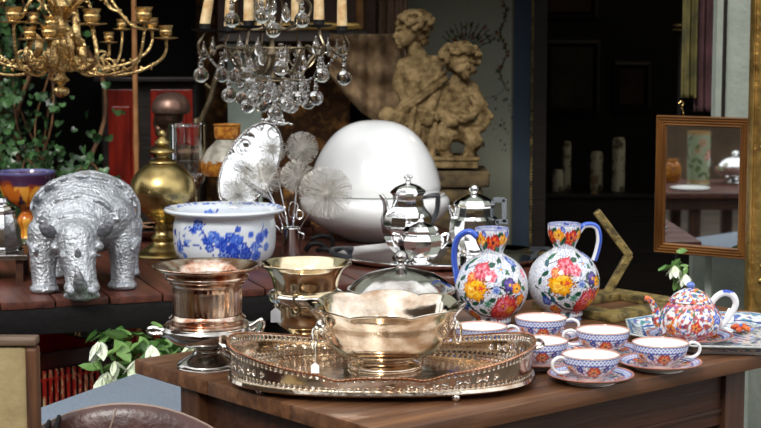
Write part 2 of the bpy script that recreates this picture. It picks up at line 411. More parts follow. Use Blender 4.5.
# gilt beaded door post beside the panel
t = thing('door_post', 'dark door post edged with a thin gilt bead, right of the painted panel', 'post', PY(537, 0, 5.5))
t.location.z = 0
bm = bmesh.new(); box(bm, (.014, .05, 1.3), (.045, .1, 2.6)); bobj('post', bm, M['darkwood'], t, False)
bm = bmesh.new()
for k in range(150): sphere(bm, (-.014, -.002, .35+k*.0105), (.0055, .005, .0055), 8, 6)
bobj('gilt_bead', bm, M['gilt_old'], t)
# ============================================================ FRONT TABLE
TA = math.atan2(.643, .762); TL, TW, TZ = 1.20, .665, .75
t = thing('wooden_table', 'worn brown wooden table in front carrying the silver tray and teacups', 'table', (.008, 2.18, 0), TA)
bm = bmesh.new()
nb = 3
for i in range(nb):
    y0 = i*TW/nb; box(bm, (TL/2, y0+TW/nb/2, TZ-.0125), (TL, TW/nb-.0006, .025), bev=.003)
bobj('tabletop', bm, M['tabletop'], t, auto=30)
for (x, y) in ((.83, .062), (.04, TW-.15), (.055, .075), (.83, TW-.15)):
    bm = bmesh.new(); r = .055
    box(bm, (x, y, (TZ-.025)/2), (r, r, TZ-.026), bev=.004)
    bobj('leg', bm, M['tableleg'], t, auto=30)
bm = bmesh.new()
for y in (.055, TW-.15): box(bm, (.435, y, TZ-.025-.05), (.79, .02, .10))
for x in (.04, .83): box(bm, (x, TW/2-.045, TZ-.025-.05), (.02, TW-.20, .10))
box(bm, (.435, .052, TZ-.10), (.77, .022, .008), bev=.002)
bobj('apron', bm, M['tableapron'], t, auto=30)

# ============================================================ REAR SLATTED TABLE
RA = math.radians(20)
t = thing('slatted_table', 'large red-brown slatted table with dark metal apron under the silver rhinoceros', 'table', (-.80, 3.25, 0), RA)
X0, X1, RW = -.55, 1.38, 1.05
ns = 17; sw = (X1-X0)/ns
for i in range(ns):
    bm = bmesh.new(); x = X0 + (i+.5)*sw
    if i in (6,):   # a slat with a gap slot near the front
        box(bm, (x, .06+.0, TZ-.008), (sw-.004, .10, .016), bev=.002)
        box(bm, (x-sw*.36, .16, TZ-.008), (sw*.25, .14, .016), bev=.001); box(bm, (x+sw*.36, .16, TZ-.008), (sw*.25, .14, .016), bev=.001)
        box(bm, (x, .22+(RW-.24)/2, TZ-.008), (sw-.004, RW-.24, .016), bev=.002)
    else: box(bm, (x, RW/2+.005, TZ-.008), (sw-.004, RW, .016), bev=.002)
    bobj('slat', bm, M['slat'], t, auto=30)
bm = bmesh.new()
AH = .056; AZ = TZ-.016-AH/2
box(bm, ((X0+X1)/2, .02, AZ), (X1-X0, .025, AH), bev=.003); box(bm, ((X0+X1)/2, RW-.02, AZ), (X1-X0, .025, AH))
box(bm, (X0+.012, RW/2, AZ), (.025, RW-.07, AH)); box(bm, (X1-.012, RW/2, AZ), (.025, RW-.07, AH))
bobj('apron', bm, M['iron'], t)
for (x, y) in ((X0+.05, .06), (X1-.05, .06), (X0+.05, RW-.06), (X1-.05, RW-.06)):
    bm = bmesh.new(); box(bm, (x, y, (TZ-.05)/2), (.035, .035, TZ-.05), bev=.004); bobj('leg', bm, M['iron'], t)

# ============================================================ GALLERY TRAY
trc = Vector((.0015, 2.505, TZ)); ta, tb = .238, .150
t = thing('gallery_tray', 'oval silver tray with pierced wavy gallery and ball feet on front table', 'tray', trc)
def tray_xy(a, k=1.0, grow=0):
    e = 2.35; c, s_ = math.cos(a), math.sin(a)
    x = (ta*k+grow)*math.copysign(abs(c)**(2/e), c); y = (tb*k+grow)*math.copysign(abs(s_)**(2/e), s_)
    return x, y
bm = bmesh.new(); n = 128
lv = [(0, .0175, 0), (.5, .0175, 0), (.96, .0175, 0), (1, .0185, 0), (1, .018, .005), (1, .013, .0065), (1, .010, .003), (.97, .0115, 0), (0, .0115, 0)]
rings = []
for (k, z, g) in lv:
    if k == 0: rings.append([bm.verts.new((0, 0, z))]); continue
    rings.append([bm.verts.new((*tray_xy(2*PI*i/n, k, g), z)) for i in range(n)])
for a, b in zip(rings, rings[1:]):
    for i in range(n):
        j = (i+1) % n
        if len(a) == 1: bm.faces.new((a[0], b[i], b[j]))
        elif len(b) == 1: bm.faces.new((a[i], b[0], a[j]))
        else: bm.faces.new((a[i], b[i], b[j], a[j]))
bobj('tray_floor', bm, M['silver_warm'], t)
def gal_h(a):                                     # gallery height: high at the ends, cusped in the middle
    c = math.cos(a); ac = abs(c)
    h = .0205 + .031*ac**1.8 - .006*math.exp(-((ac-.22)/.09)**2)
    return h
n = 560; rows = 14; bm = bmesh.new(); G = []
for j in range(rows+1):
    G.append([bm.verts.new((*tray_xy(2*PI*i/n, 1, .001 + .004*(j/rows)**2), .018 + gal_h(2*PI*i/n)*j/rows)) for i in range(n)])
for j in range(rows):
    for i in range(n):
        hole = (j in (1, 2) and i % 4 in (1, 2)) or (j in (11, 12) and i % 4 in (0, 1))
        blk = (i // 4) % 14
        if j in (4, 5, 6, 7, 8) and (i//70) % 2 == 0:
            cc = ((i % 14)-7)/7; rj = (j-6)/2.6
            if .25 < cc*cc + rj*rj < .55 or (abs(rj) < .2 and .75 < abs(cc) < .95): hole = True
        if not hole: bm.faces.new((G[j][i], G[j][(i+1) % n], G[j+1][(i+1) % n], G[j+1][i]))
g = bobj('gallery', bm, M['silver_warm'], t); md = g.modifiers.new('th', 'SOLIDIFY'); md.thickness = .0012
bm = bmesh.new(); pts = [Vector((*tray_xy(2*PI*i/220, 1, .0055), .0185 + gal_h(2*PI*i/220))) for i in range(221)]
tube(bm, pts, .0019, 8, caps=False)
for i in range(220): sphere(bm, pts[i] + Vector((0, 0, .0012)), .0018, 6, 4)
bobj('beaded_rim', bm, M['copper_dark'], t)
for p in ((-.187, -.092, 0), (.112, -.141, 0), (-.15, .10, 0), (.15, .10, 0)):
    p = Vector(p)
    bm = bmesh.new(); sphere(bm, (p.x, p.y+.004, .0068), .0068, 16, 10); revolve(bm, [(0, .0125), (.004, .0125), (.003, .010), (0, .010)], 12, (p.x, p.y+.004, 0)); bobj('ball_foot', bm, M['silver'], t)
# scroll handle standing at the left end
tubes('handle', [([(-.238, -.03, .060), (-.252, -.028, .066), (-.256, 0, .070), (-.252, .028, .068), (-.236, .034, .062)], .0032), ([(-.252, -.02, .066), (-.246, -.018, .056), (-.240, -.016, .05)], .0025)], M['silver'], t)
tubes('handle', [([(.238, -.03, .060), (.252, -.028, .063), (.256, 0, .064), (.252, .028, .063), (.236, .034, .062)], .0032)], M['silver'], t)

# ============================================================ SCALLOPED BOWL in the tray
bc = PZ(385, 367, TZ+.018); S_ = .00160
t = thing('punch_bowl', 'large silver bowl with scalloped rim and ring handles standing in the gallery tray', 'bowl', bc)
def sc_r(a, z): k = max(0, (z-.055)/.05); return 1 + .020*k*math.cos(a*8+.5) 
def sc_z(a, z): k = max(0, (z-.075)/.028); return z + k*.0034*(abs(math.cos(a*4+.25))**.7*2-1) 
prof = [(0, .012), (20, .012), (33, 4), (36, 0), (37.5, .5), (37, 4), (31, 7), (28, 9.5), (31, 12), (42, 14), (53, 20), (61, 29), (66, 40), (69, 50), (73, 56), (78.5, 61.5), (79.8, 63.2), (78.6, 64.2), (72, 58.5), (67.8, 50), (64.6, 40), (59.5, 30), (52, 21.5), (41, 15.5), (25, 13.4), (0, 13)]
bm = bmesh.new(); pp = catmull([(a*S_, b*S_, 0) for a, b in prof], 3)
revolve(bm, [(max(0, v.x), v.y) for v in pp], 180, (0, 0, 0), sc_r, sc_z); bmesh.ops.remove_doubles(bm, verts=bm.verts, dist=1e-6)
bobj('bowl_body', bm, M['silver_warm'], t, auto=60)
for k, sgn in ((PI+.35, 1), (.12, -1)):
    c = Vector((math.cos(k), math.sin(k), 0)); q = c*.108 + Vector((0, 0, .074))
    bm = bmesh.new(); sphere(bm, q, (.009, .009, .011)); sphere(bm, q + c*.006 + Vector((0, 0, -.004)), (.006, .006, .006)); sphere(bm, q + c*.010+Vector((0, 0, -.007)), .0035)
    for aa in range(9): sphere(bm, q + Vector((-c.y*math.cos(aa*.7)*.010, c.x*math.cos(aa*.7)*.010, math.sin(aa*.7)*.011)), .0035, 8, 6)
    bobj('lion_mask', bm, M['silver'], t)
    bm = bmesh.new(); rc = q + c*.011 + Vector((0, 0, -.020)); tg = Vector((-c.y, c.x, 0))
    tube(bm, [rc + (tg*.35+c*.25)*math.cos(a*PI/12)*.017*1.6 + Vector((0, 0, math.sin(a*PI/12)*.017)) for a in range(25)], .0022, 8, caps=False); bobj('ring_handle', bm, M['silver'], t)

def price_tag(top, hang, w_, h_, label, yaw=0):
    t = thing('price_tag', label, 'price tag', top, yaw, None)
    bm = bmesh.new(); tube(bm, [(0, 0, 0), (.0005, -.0006, -hang/2), (0, 0, -hang)], .0004, 5, 4); bobj('string', bm, M['string'], t)
    bm = bmesh.new(); z = -hang; o = [(-w_/2, z-h_), (w_/2, z-h_), (w_/2, z-h_*.28), (0, z), (-w_/2, z-h_*.28)]
    a = [bm.verts.new((x, -.0004, zz)) for x, zz in o]; b = [bm.verts.new((x, .0004, zz)) for x, zz in o]
    bm.faces.new(a); bm.faces.new(b[::-1])
    for i in range(5): bm.faces.new((a[i], b[i], b[(i+1) % 5], a[(i+1) % 5]))
    bobj('card', bm, M['tag'], t, False)
p = PY(315, 340, bc.y-.055); price_tag(p, .036, .0125, .017, 'tiny white tag hanging from the scalloped bowl\'s left ring')

# ============================================================ COPPER-AND-SILVER URN (left)
S_ = .00166; uc = PZ(208, 366, TZ)
t = thing('wine_cooler', 'tall worn copper and silver cooler urn at the left end of front table', 'urn', uc)
prof = [(0, 0), (29, 0), (31, 1), (30, 4), (24, 8), (17, 12), (14, 16), (15, 19), (22, 21), (34, 25), (42, 31), (46, 37), (45, 40), (40, 43), (0, 43)]
lathe('foot', prof, M['silver_aged'], t, 64, S_, sm=3)
prof = [(0, 42), (40, 42), (41, 45), (36, 46.5), (36, 48), (38.5, 50), (36, 52), (35, 54)]
lathe('base_rings', prof, M['copper'], t, 64, S_)
bm = bmesh.new(); pr = [(33.5, 52), (34, 56), (34.5, 66), (34.5, 76), (34, 82), (37, 84), (38, 86), (36, 88)]
revolve(bm, [(a*S_, b*S_) for a, b in pr], 144, (0, 0, 0), lambda a, z: 1+(.014*abs(math.sin(a*18)) if 53*S_ < z < 83*S_ else 0)); bobj('fluted_body', bm, M['copper'], t, auto=60)
prof = [(36, 87), (41, 89), (42, 92), (40, 94), (38, 94.5), (44, 97), (52, 100), (54, 101.5), (53.5, 103), (50, 102.6), (42, 99), (37, 96), (34, 90), (33, 70), (32, 46), (0, 46)]
lathe('rim', prof, M['copper'], t, 72, S_, sm=2)
for sg in (-1, 1):
    y = -.006
    it = [([(sg*.060, y, .064), (sg*.076, y, .072), (sg*.090, y, .080), (sg*.094, y, .070), (sg*.086, y, .058), (sg*.072, y, .054)], [.0035, .003, .003, .003, .003, .0035]), ([(sg*.066, y, .056), (sg*.078, y, .063), (sg*.083, y, .069)], .0025)] if sg > 0 else \
         [([(-.056, y, .054), (-.074, y, .062), (-.092, y, .066), (-.099, y, .061), (-.092, y, .056), (-.078, y, .056), (-.062, y, .050)], [.004, .0035, .0035, .0035, .003, .0035, .004])]
    tubes('handle', it, M['silver'], t)

# ============================================================ GILT CAMPANA URN (second)
S_ = 2.87/1600; uc2 = PZ(306, 343, TZ)
t = thing('ice_bucket', 'gold-toned bell-shaped urn with silver collar behind the gallery tray', 'urn', uc2)
lathe('body', [(0, 0), (24, 0), (26, 2), (22, 6), (16, 9), (18, 13), (28, 20), (31, 28), (32, 40), (31, 43)], M['goldplate'], t, 64, S_, sm=3)
lathe('collar', [(31, 42), (35, 43), (37, 46), (38, 50), (35, 53), (31, 54)], M['silver'], t, 64, S_, sm=2)
lathe('flared_rim', [(31, 53), (32, 57), (34, 66), (38, 74), (44, 79), (46, 80.5), (45, 82), (42, 80.5), (35, 74), (31, 64), (29, 52), (27, 24), (0, 20)], M['goldplate'], t, 72, S_, sm=3)
def scroll(x, y, z, k): return [([(x, y, z+.016*k), (x-.006*k, y-.004, z+.014*k), (x-.005*k, y-.005, z+.005*k), (x+.003*k, y-.005, z-.004*k), (x+.004*k, y-.005, z-.013*k), (x-.003*k, y-.004, z-.016*k), (x-.007*k, y-.002, z-.011*k)], .0022)]
tubes('handle', scroll(-.048, -.040, .085, .8), M['bronze'], t); tubes('handle', scroll(-.012, -.061, .082, .95), M['bronze'], t)
p = PY(275.5, 296, uc2.y-.055); price_tag(p, .020, .0175, .027, 'white price tag hanging on the gold-toned bell-shaped urn')

# ============================================================ COVERED DISH
dc = PZ(401, 328, TZ); S_ = dc.y/1600
t = thing('covered_dish', 'round silver covered dish with beaded rim and dark knob behind scalloped bowl', 'serving dish', dc)
lathe('dish', [(0, 0), (30, 0), (31, 2), (30, 8), (40, 18), (48, 28), (53, 36), (55, 38), (54, 40), (50, 39), (0, 36)], M['copper'], t, 64, S_, sm=2)
lathe('lid', [(52, 39), (53.5, 40), (51, 43), (46, 48), (38, 53.5), (28, 57), (18, 59.5), (9, 61.3), (4, 62.5), (0, 63)], M['silver_aged'], t, 72, S_, sm=3, rmod=lambda a, z: 1+.012*math.cos(a*16)*(1 if 43*S_ < z < 60*S_ else 0))
bm = bmesh.new()
for k in range(90): sphere(bm, (53.6*S_*math.cos(k*PI/45), 53.6*S_*math.sin(k*PI/45), 40.5*S_), .0021, 8, 6)
bobj('beading', bm, M['silver_dark'], t)
lathe('knob', [(0, 61), (6, 62), (4, 65), (3, 67), (6, 70), (7, 73), (5.5, 77), (3, 79), (0, 79.5)], M['silver_dark'], t, 24, S_, sm=3)

# ============================================================ PAINTED MOON JUGS
def jug_body(S_):
    prof = [(0, 0), (17, 0), (19, 1), (18, 4), (20, 6)]
    R = 37.0; cz = 40
    for k in range(-58, 62, 5): a = math.radians(k); prof.append((R*math.cos(a)*1.0, cz + R*math.sin(a)*.96))
    prof += [(12.5, 74), (11.5, 76.5), (13, 80), (15.8, 86), (17.2, 93), (17.0, 99.5), (16.2, 100.6), (15.4, 99), (14.8, 90), (11, 80), (9.5, 76), (0, 60)]
    prof = [(a*S_, b*S_) for a, b in prof]
    q = catmull([(a, b, 0) for a, b in prof], 4); bm = bmesh.new()
    revolve(bm, [(max(0, v.x), v.y) for v in q], 260); bmesh.ops.remove_doubles(bm, verts=bm.verts, dist=1e-6)
    me = bpy.data.meshes.new('jug_body'); bmesh.ops.recalc_face_normals(bm, faces=bm.faces); bm.to_mesh(me); bm.free()
    me.materials.append(M['paint']); P = Paint(me, (.74, .76, .78)); s = S_
    nz = np.array([mnoise.noise(Vector(v)*420) for v in P.p]); nz2 = np.array([mnoise.noise(Vector(v)*260+Vector((5, 5, 5))) for v in P.p])
    P.mixm(nz > .22, '#93a3c9', .8); P.mixm(nz < -.36, '#c9b0b4', .6); P.mixm(np.abs(nz2) < .05, '#7f8da8', .5)
    P.warp = .30; P.wn = np.array([mnoise.noise(Vector(v)*330+Vector((7, 0, 0))) for v in P.p]); P.wn2 = np.array([mnoise.noise(Vector(v)*230+Vector((0, 9, 0))) for v in P.p])
    def at(dx, dz, back=False):             # dx, dz: px offset from the belly's centre as seen from the front (-y)
        dzz = dz/.96; yy = R*R - dx*dx - dzz*dzz; yy = math.sqrt(max(yy, 1)); return (dx*s, (yy if back else -yy)*s, (cz+dz)*s)
    G1, G2, BL, PU = '#14523f', '#2f6f4e', '#27398f', '#3b2a6f'
    for back in (False, True):
        fl = lambda dx, dz, *a, **k: P.flower(at(dx, dz, back), *a, **k)
        br = lambda pts, wd=.9, c='#231a1c': P.line([at(x, z, back) for x, z in pts], wd*s, c)
        br([(-36, -2), (-28, -8), (-20, -18), (-12, -24), (-2, -26), (6, -22)], 1.0); br([(-4, 4), (3, 6), (9, 4), (14, -2), (18, -8), (20, -18)], .9); br([(9, 4), (16, 2), (24, 3), (28, -2)], .7); br([(-24, 22), (-14, 26), (-6, 22)], .6)
        br([(30, -6), (24, -22), (14, -30)], .8); br([(-20, -18), (-24, -28)], .7)
        lf = [(-30, 12, .6), (-27, -4, 1), (-24, -14, 2), (-18, -12, .3), (-31, -10, 2.4), (-8, 12, .4), (0, 14, 2), (-2, 26, .2), (6, 28, 1.2), (12, 20, 2.4), (20, 22, .8), (18, 0, .5), (26, 8, 1.6), (30, 2, 2.6), (24, -6, .2), (28, -14, 1.4), (-10, -20, 2.6), (-14, -30, .5), (-4, -32, 1.2), (4, -14, 1.8), (-2, -8, .4), (4, 0, 2.8), (-12, -8, 1.3), (16, -26, .6), (22, -26, 2.2), (-20, 28, 1), (-26, 22, 2.4), (10, 10, 1.0), (-34, 4, 1.4), (0, -20, .3)]
        for i, (dx, dz, a) in enumerate(lf): P.leaf(at(dx, dz, back), 4.8*s, 2.4*s, a, [G1, G2, '#1f5a66', G1][i % 4])
        fl(-19, 3, 12.5*s, '#e3a01e', '#f2c338', '#c8641c', petals=6, edge='#8a4a1a'); fl(-13, 4, 5*s, '#e8b02a', '#d9543a', petals=5); fl(-22, 0, 4.5*s, '#f4d25a', '#eaa42a', petals=5)
        fl(-12, 20, 8.5*s, '#c43c50', '#e88a98', '#a32036', petals=5, edge='#8d2036'); fl(-3, 16, 6.5*s, '#e391a0', '#c94a60', '#f0c0c8', petals=5); fl(-22, 14, 5.5*s, '#cf5a3a', '#e9a05a', petals=5)
        fl(12, -17, 14*s, '#c83a44', '#e56a50', '#f0b040', petals=8, edge='#8a1f30'); fl(9, -14, 6*s, '#e88898', '#cf3a48', '#e9b23a', petals=6); fl(17, -19, 5*s, '#e9772a', '#f0b040', petals=5)
        fl(16, 7, 7.5*s, PU, '#6a4aa8', '#e2b12c', petals=5); fl(23, 3, 6*s, '#e6912a', '#f0c23a', '#7a2c50', petals=5); fl(7, 22, 5.5*s, '#d8dff0', '#7f93c8', '#e2b12c', petals=5); fl(27, -9, 6.5*s, '#e87a22', '#f0a83a', petals=5)
        fl(2, 2, 4*s, '#9fb2da', '#5a74b8', petals=5); fl(-28, -16, 5.5*s, '#30479c', '#7d92cf', petals=5); fl(18, 28, 5*s, '#3a55a8', '#9fb2e0', petals=5); fl(-6, -12, 4*s, '#8fb3a5', '#3f7f6a', petals=5); fl(-18, -26, 6*s, '#c8503c', '#e8a03a', petals=5); fl(30, 16, 4.5*s, '#d2566a', '#efb2b8', petals=5)
    nk = lambda ang, z: (16.5*s*math.cos(ang), 16.5*s*math.sin(ang), z*s)
    for k in range(4):
        a0 = -PI/2 + k*PI/2
        P.flower(nk(a0, 87), 8*s, '#c4302c', '#e8782c', '#6a1420', petals=5, edge='#701a18'); P.flower(nk(a0+.75, 90), 6.5*s, '#e59a22', '#f0c040', '#b8481c', petals=5)
        P.leaf(nk(a0-.55, 84), 6*s, 2.6*s, 1.1, G1); P.leaf(nk(a0+.42, 95), 5*s, 2*s, .2, G1); P.leaf(nk(a0+.35, 80), 4.5*s, 2*s, 2.2, G2); P.flower(nk(a0-.6, 95), 4*s, '#30479c', '#8da0dd', petals=5)
    st = np.array([mnoise.noise(Vector((v[0]*700, v[1]*700, v[2]*500))) for v in P.p]); P.c *= (1+.34*st)[:, None]; P.c = np.clip(P.c, 0, 1)**1.12
    P.band(98.3*s, 102*s, '#3a50a0', .6); P.band(0, 5*s, '#314690', .75)
    P.done(); return me
S_ = 3.0/1600; jb = jug_body(S_)
def jug_handle(parent, side, S_, blue_out=True):
    pts = [(15, -8, 92), (22, -6, 97), (30, -4, 95), (36, -2, 87), (38, 0, 72), (36, 0, 55), (34, 0, 44)] if side < 0 else [(15, 0, 92), (20, 0, 98), (28, 0, 99), (34, 0, 95), (36, 0, 84), (34, 0, 72), (31, 0, 62)]
    pts = [Vector((side*x*S_, y*S_, z*S_)) for x, y, z in pts]
    bm = bmesh.new(); tube(bm, pts, 3.9*S_, 20, 12, flat=(1.15, .8)); me = bpy.data.meshes.new('handle'); bm.to_mesh(me); bm.free(); me.materials.append(M['paint'])
    P = Paint(me, (.78, .79, .80)); c = Vector((side*14*S_, 0, 66*S_))
    cen = np.array([v for v in catmull(pts, 12)]); d = np.linalg.norm(P.p[:, None, :]-cen[None], axis=2); idx = d.argmin(1)
    o = cen[idx]; outw = o - np.array(c); outw[:, 1] = 0; outw /= np.linalg.norm(outw, axis=1)[:, None]; rel = ((P.p-o)*outw).sum(1)/(3.9*S_)
    P.mixm(rel > (-.75 if side < 0 else -.1), '#2b4cae'); P.mixm((rel > .35), '#4f73cf', .5)
    P.done(); link('handle', me, None, parent)
for (px, py, Y, side, rz, lab) in ((491.5, 0, 3.0, -1, 0, 'round flower-painted jug with blue handle on its left, behind the cups'), (563.5, 0, 3.07, 1, .35, 'round flower-painted jug with handle on its right, farther from the silver teapots')):
    x = (px-CX)/F*Y*1.0
    p = PY(px, 300, Y); k = Y/3.0
    t = thing('painted_jug', lab, 'jug', (p.x, p.y, TZ), 0, 'flower-painted moon jugs')
    b = link('jug_body', jb, None, t); b.rotation_euler.z = rz
    jug_handle(t, side, S_)

# ============================================================ CUPS AND SAUCERS
def cup_mesh():
    s = .047; prof = [(0, .10), (.40, .10), (.42, 0), (.46, 0), (.46, .10), (.44, .15), (.62, .24), (.82, .42), (.93, .62), (.98, .82), (1.0, .95), (.985, .965), (.96, .94), (.90, .64), (.78, .44), (.55, .28), (0, .20)]
    prof = [(a*s, b*s*.90) for a, b in prof]; q = catmull([(a, b, 0) for a, b in prof], 5); bm = bmesh.new()
    revolve(bm, [(max(0, v.x), v.y) for v in q], 260); bmesh.ops.remove_doubles(bm, verts=bm.verts, dist=1e-6); bmesh.ops.recalc_face_normals(bm, faces=bm.faces)
    me = bpy.data.meshes.new('cup_body'); bm.to_mesh(me); bm.free(); me.materials.append(M['paint'])
    P = Paint(me, (.80, .79, .78)); H = s*.9
    rr = np.interp(P.z, [0, .15*H, .24*H, .42*H, .62*H, .82*H, .95*H], [.46*s, .44*s, .62*s, .82*s, .93*s, .98*s, s]); outer = P.r > rr*.975-.0004
    a = P.th; z = P.z/H
    bandm = outer & (z > .66) & (z < .93)
    P.mixm(bandm, '#5a76c4', .9); w1 = .795+.07*np.sin(a*22); w2 = .795-.07*np.sin(a*22)
    P.mixm(bandm & ((np.abs(z-w1) < .03) | (np.abs(z-w2) < .03)), '#e8ecf6'); P.mixm(outer & (np.abs(z-.665) < .02), '#1f3286'); P.mixm(outer & (np.abs(z-.915) < .016), '#24388f')
    P.mixm((z > .935), '#b06a4a', .85)
    low = outer & (z < .64) & (z > .12); n = np.array([mnoise.noise(Vector(v)*230) for v in P.p]); n2 = np.array([mnoise.noise(Vector(v)*300+Vector((3, 1, 4))) for v in P.p])
    P.mixm(low & (n > .12), '#5f79c0', .8); P.mixm(low & (n2 > .22), '#cf6a48', .9); P.mixm(low & (n2 < -.32), '#3a6a56', .8)
    for k in range(6):
        an = k*PI/3; zz = .40; pt = surf_point([(.46*s, .1*H), (.82*s, .42*H), (.93*s, .62*H)], zz*H, an)
        if k % 2 == 0: P.flower(pt, .0105, '#c5482e', '#e29450', '#7a1f1a', petals=6, edge='#7a3a2a')
        else: P.leaf(pt, .011, .0075, 1.2, '#e09a4a'); P.leaf(pt, .007, .0042, 1.2, '#8f3a2a'); P.leaf(pt, .003, .002, 1.2, '#20306a')
        pt = surf_point([(.46*s, .1*H), (.82*s, .42*H), (.93*s, .62*H)], .5*H, an+.5); P.flower(pt, .006, '#21306f', '#4b66b8', '#e0a050', petals=5)
    P.mixm(outer & (z <= .12), '#b05a3a', .5); P.mixm((~outer) & (z > .15) & (z < .93), (.80, .79, .78))
    P.done(); return me
def saucer_mesh(R, name='saucer_body', H=.013):
    prof = [(0, .15), (.50, .15), (.52, 0), (.58, 0), (.60, .2), (.80, .55), (1.0, 1.0), (1.005, 1.08), (.99, 1.12), (.80, .75), (.62, .45), (.45, .35), (0, .35)]
    q = catmull([(a*R, b*H, 0) for a, b in prof], 6); bm = bmesh.new(); revolve(bm, [(max(0, v.x), v.y) for v in q], 240); bmesh.ops.remove_doubles(bm, verts=bm.verts, dist=1e-6); bmesh.ops.recalc_face_normals(bm, faces=bm.faces)
    me = bpy.data.meshes.new(name); bm.to_mesh(me); bm.free(); me.materials.append(M['paint'])
    P = Paint(me, (.80, .79, .78)); r = P.r/R; a = P.th; top = P.z > np.interp(r, [0, .6, .8, 1], [.25*H, .33*H, .62*H, 1.0*H])
    bm_ = top & (r > .78) & (r < .96); P.mixm(bm_, '#5f7bc8', .9); P.mixm(bm_ & ((np.abs(r-.87-.05*np.sin(a*24)) < .018) | (np.abs(r-.87+.05*np.sin(a*24)) < .018)), '#e8ecf6')
    P.mixm(top & (np.abs(r-.78) < .013), '#22358c'); P.mixm(r > .965, '#b4694a', .9); n = np.array([mnoise.noise(Vector(v)*190) for v in P.p]); n2 = np.array([mnoise.noise(Vector(v)*240+Vector((3, 1, 4))) for v in P.p])
    mid = top & (r < .76); P.mixm(mid & (n > .15), '#4d68b5', .85); P.mixm(mid & (n2 > .25), '#cf6038', .9); P.mixm(mid & (n2 < -.33), '#33664e', .8)
    for k in range(6):
        an = k*PI/3+.3; c = np.array((.66*R*math.cos(an), .66*R*math.sin(an))); d = np.hypot(P.x-c[0], P.y-c[1]); an2 = np.arctan2(P.y-c[1], P.x-c[0])
        P.mixm(top & (d < R*.16*(.8+.2*np.cos(6*an2))), '#c8542e'); P.mixm(top & (d < R*.09*(.8+.3*np.cos(6*an2))), '#e8a050'); P.mixm(top & (d < R*.035), '#7a1f1a')
    P.done(); return me
cup_me, sau_me = cup_mesh(), saucer_mesh(.068)
# (pixel of the rim centre, handle direction seen from above in degrees, label of cup, label of saucer)
cups = [(480, 326, 10, 'blue-banded teacup nearest the big scalloped bowl, half hidden by it', 'saucer under the cup nearest the scalloped bowl'),
        (541, 316, -12, 'blue-banded teacup farthest back, just in front of the jugs', 'saucer under the cup just in front of the jugs'),
        (540.5, 339.5, 188, 'blue-banded teacup in the middle row right of the tray, handle to the left', 'saucer under the middle cup right of the tray'),
        (603, 328.5, 175, 'blue-banded teacup between the right jug and the front cup', 'saucer of the cup between right jug and front cup'),
        (590.5, 352, 200, 'blue-banded teacup closest to the table\'s front edge, handle to the left', 'saucer closest to the table\'s front edge, under the front cup'),
        (660.5, 341, 8, 'blue-banded teacup in front of the flower-painted teapot, handle to the right', 'saucer under the rightmost cup, in front of the teapot')]
def handle_bm(s=.047):
    bm = bmesh.new(); pts = [(.95*s, 0, .74*s), (1.18*s, 0, .82*s), (1.42*s, 0, .70*s), (1.42*s, 0, .46*s), (1.2*s, 0, .30*s), (.84*s, 0, .30*s)]
    tube(bm, pts, [.0026, .003, .003, .003, .003, .003], 10, 8, flat=(1.3, .9)); return bm
hm = bpy.data.meshes.new('handle'); b_ = handle_bm(); b_.to_mesh(hm); b_.free(); hm.materials.append(M['porcelain'])
for i, (px, py, deg, lc, ls) in enumerate(cups):
    p = PZ(px, py, TZ+.047)
    if i == 0: p.x += .002; p.y += .012
    if i == 4: p.y -= .006
    if i == 2: p.y += .006
    s_ = thing('saucer', 'patterned ' + ls, 'saucer', (p.x, p.y, TZ), i*.4, 'painted saucers')
    link('saucer_body', sau_me, None, s_)
    c_ = thing('teacup', lc, 'teacup', (p.x, p.y, TZ+.0048), math.radians(deg), 'painted teacups')
    b = link('cup_body', cup_me, None, c_); b.rotation_euler.z = -math.radians(deg) - PI/2 + (i % 2)*PI/3 if False else -math.radians(deg)-PI/2
    link('handle', hm, None, c_)

# ============================================================ PLATTER, TEAPOT
plc = Vector((.625, 2.87, TZ)); R = .185
bm = bmesh.new(); n = 8; na = 160; lv = [(0, .008), (.3, .008), (.6, .008), (.80, .008), (.84, .010), (.90, .016), (.95, .019), (1.0, .021), (1.0, .018), (.92, .010), (.84, .0), (0, 0)]
fine = []
for (a, b), (c, d) in zip(lv, lv[1:]):
    for k in range(10 if a != c else 2): tt = k/(10 if a != c else 2); fine.append((a+(c-a)*tt, b+(d-b)*tt))
fine.append(lv[-1])
def octr(a): m_ = (a+PI/8+.1) % (PI/4) - PI/8; return math.cos(PI/8)/math.cos(m_)*1.02
revolve(bm, [(a*R, b) for a, b in fine], 240, (0, 0, 0), lambda a, z: octr(a)); bmesh.ops.remove_doubles(bm, verts=bm.verts, dist=1e-6)
pl = bobj('platter', bm, M['paint'], None, auto=None); pl.location = plc
P = Paint(pl.data, (.66, .70, .72)); n1 = np.array([mnoise.noise(Vector(v)*70) for v in P.p]); n2 = np.array([mnoise.noise(Vector(v)*110+Vector((9, 2, 1))) for v in P.p])
om = np.array([octr(a) for a in P.th]); rr = P.r/R/om; top = P.z > .0075
P.mixm(top & (n1 > .22), '#4f7fa5', .8); P.mixm(top & (n2 > .28), '#3d7a6e', .8); P.mixm(top & (n1 < -.28), '#2f4a9a', .9); P.mixm(top & (n2 < -.38), '#a85a3a', .8); P.mixm(top & (np.abs(rr-.82) < .012), '#23428f'); P.mixm(rr > .985, '#c9cfc9', .8); P.mixm(top & (np.abs(rr-.965) < .012), '#5a86a8')
P.done(); tag(pl, 'octagonal blue-green patterned platter under the flower-painted teapot', 'platter')
tp = Vector((.548, 2.795, TZ+.0085))
s_ = thing('teapot_stand', 'patterned round plate directly under the flower-painted teapot', 'plate', tp); link('plate_body', saucer_mesh(.075, 'plate_body', .014), None, s_)
S_ = 2.80/1600; tpz = tp + Vector((0, 0, .006))
t = thing('painted_teapot', 'teapot covered with red, blue and orange flowers on the octagonal platter', 'teapot', tpz, .0)
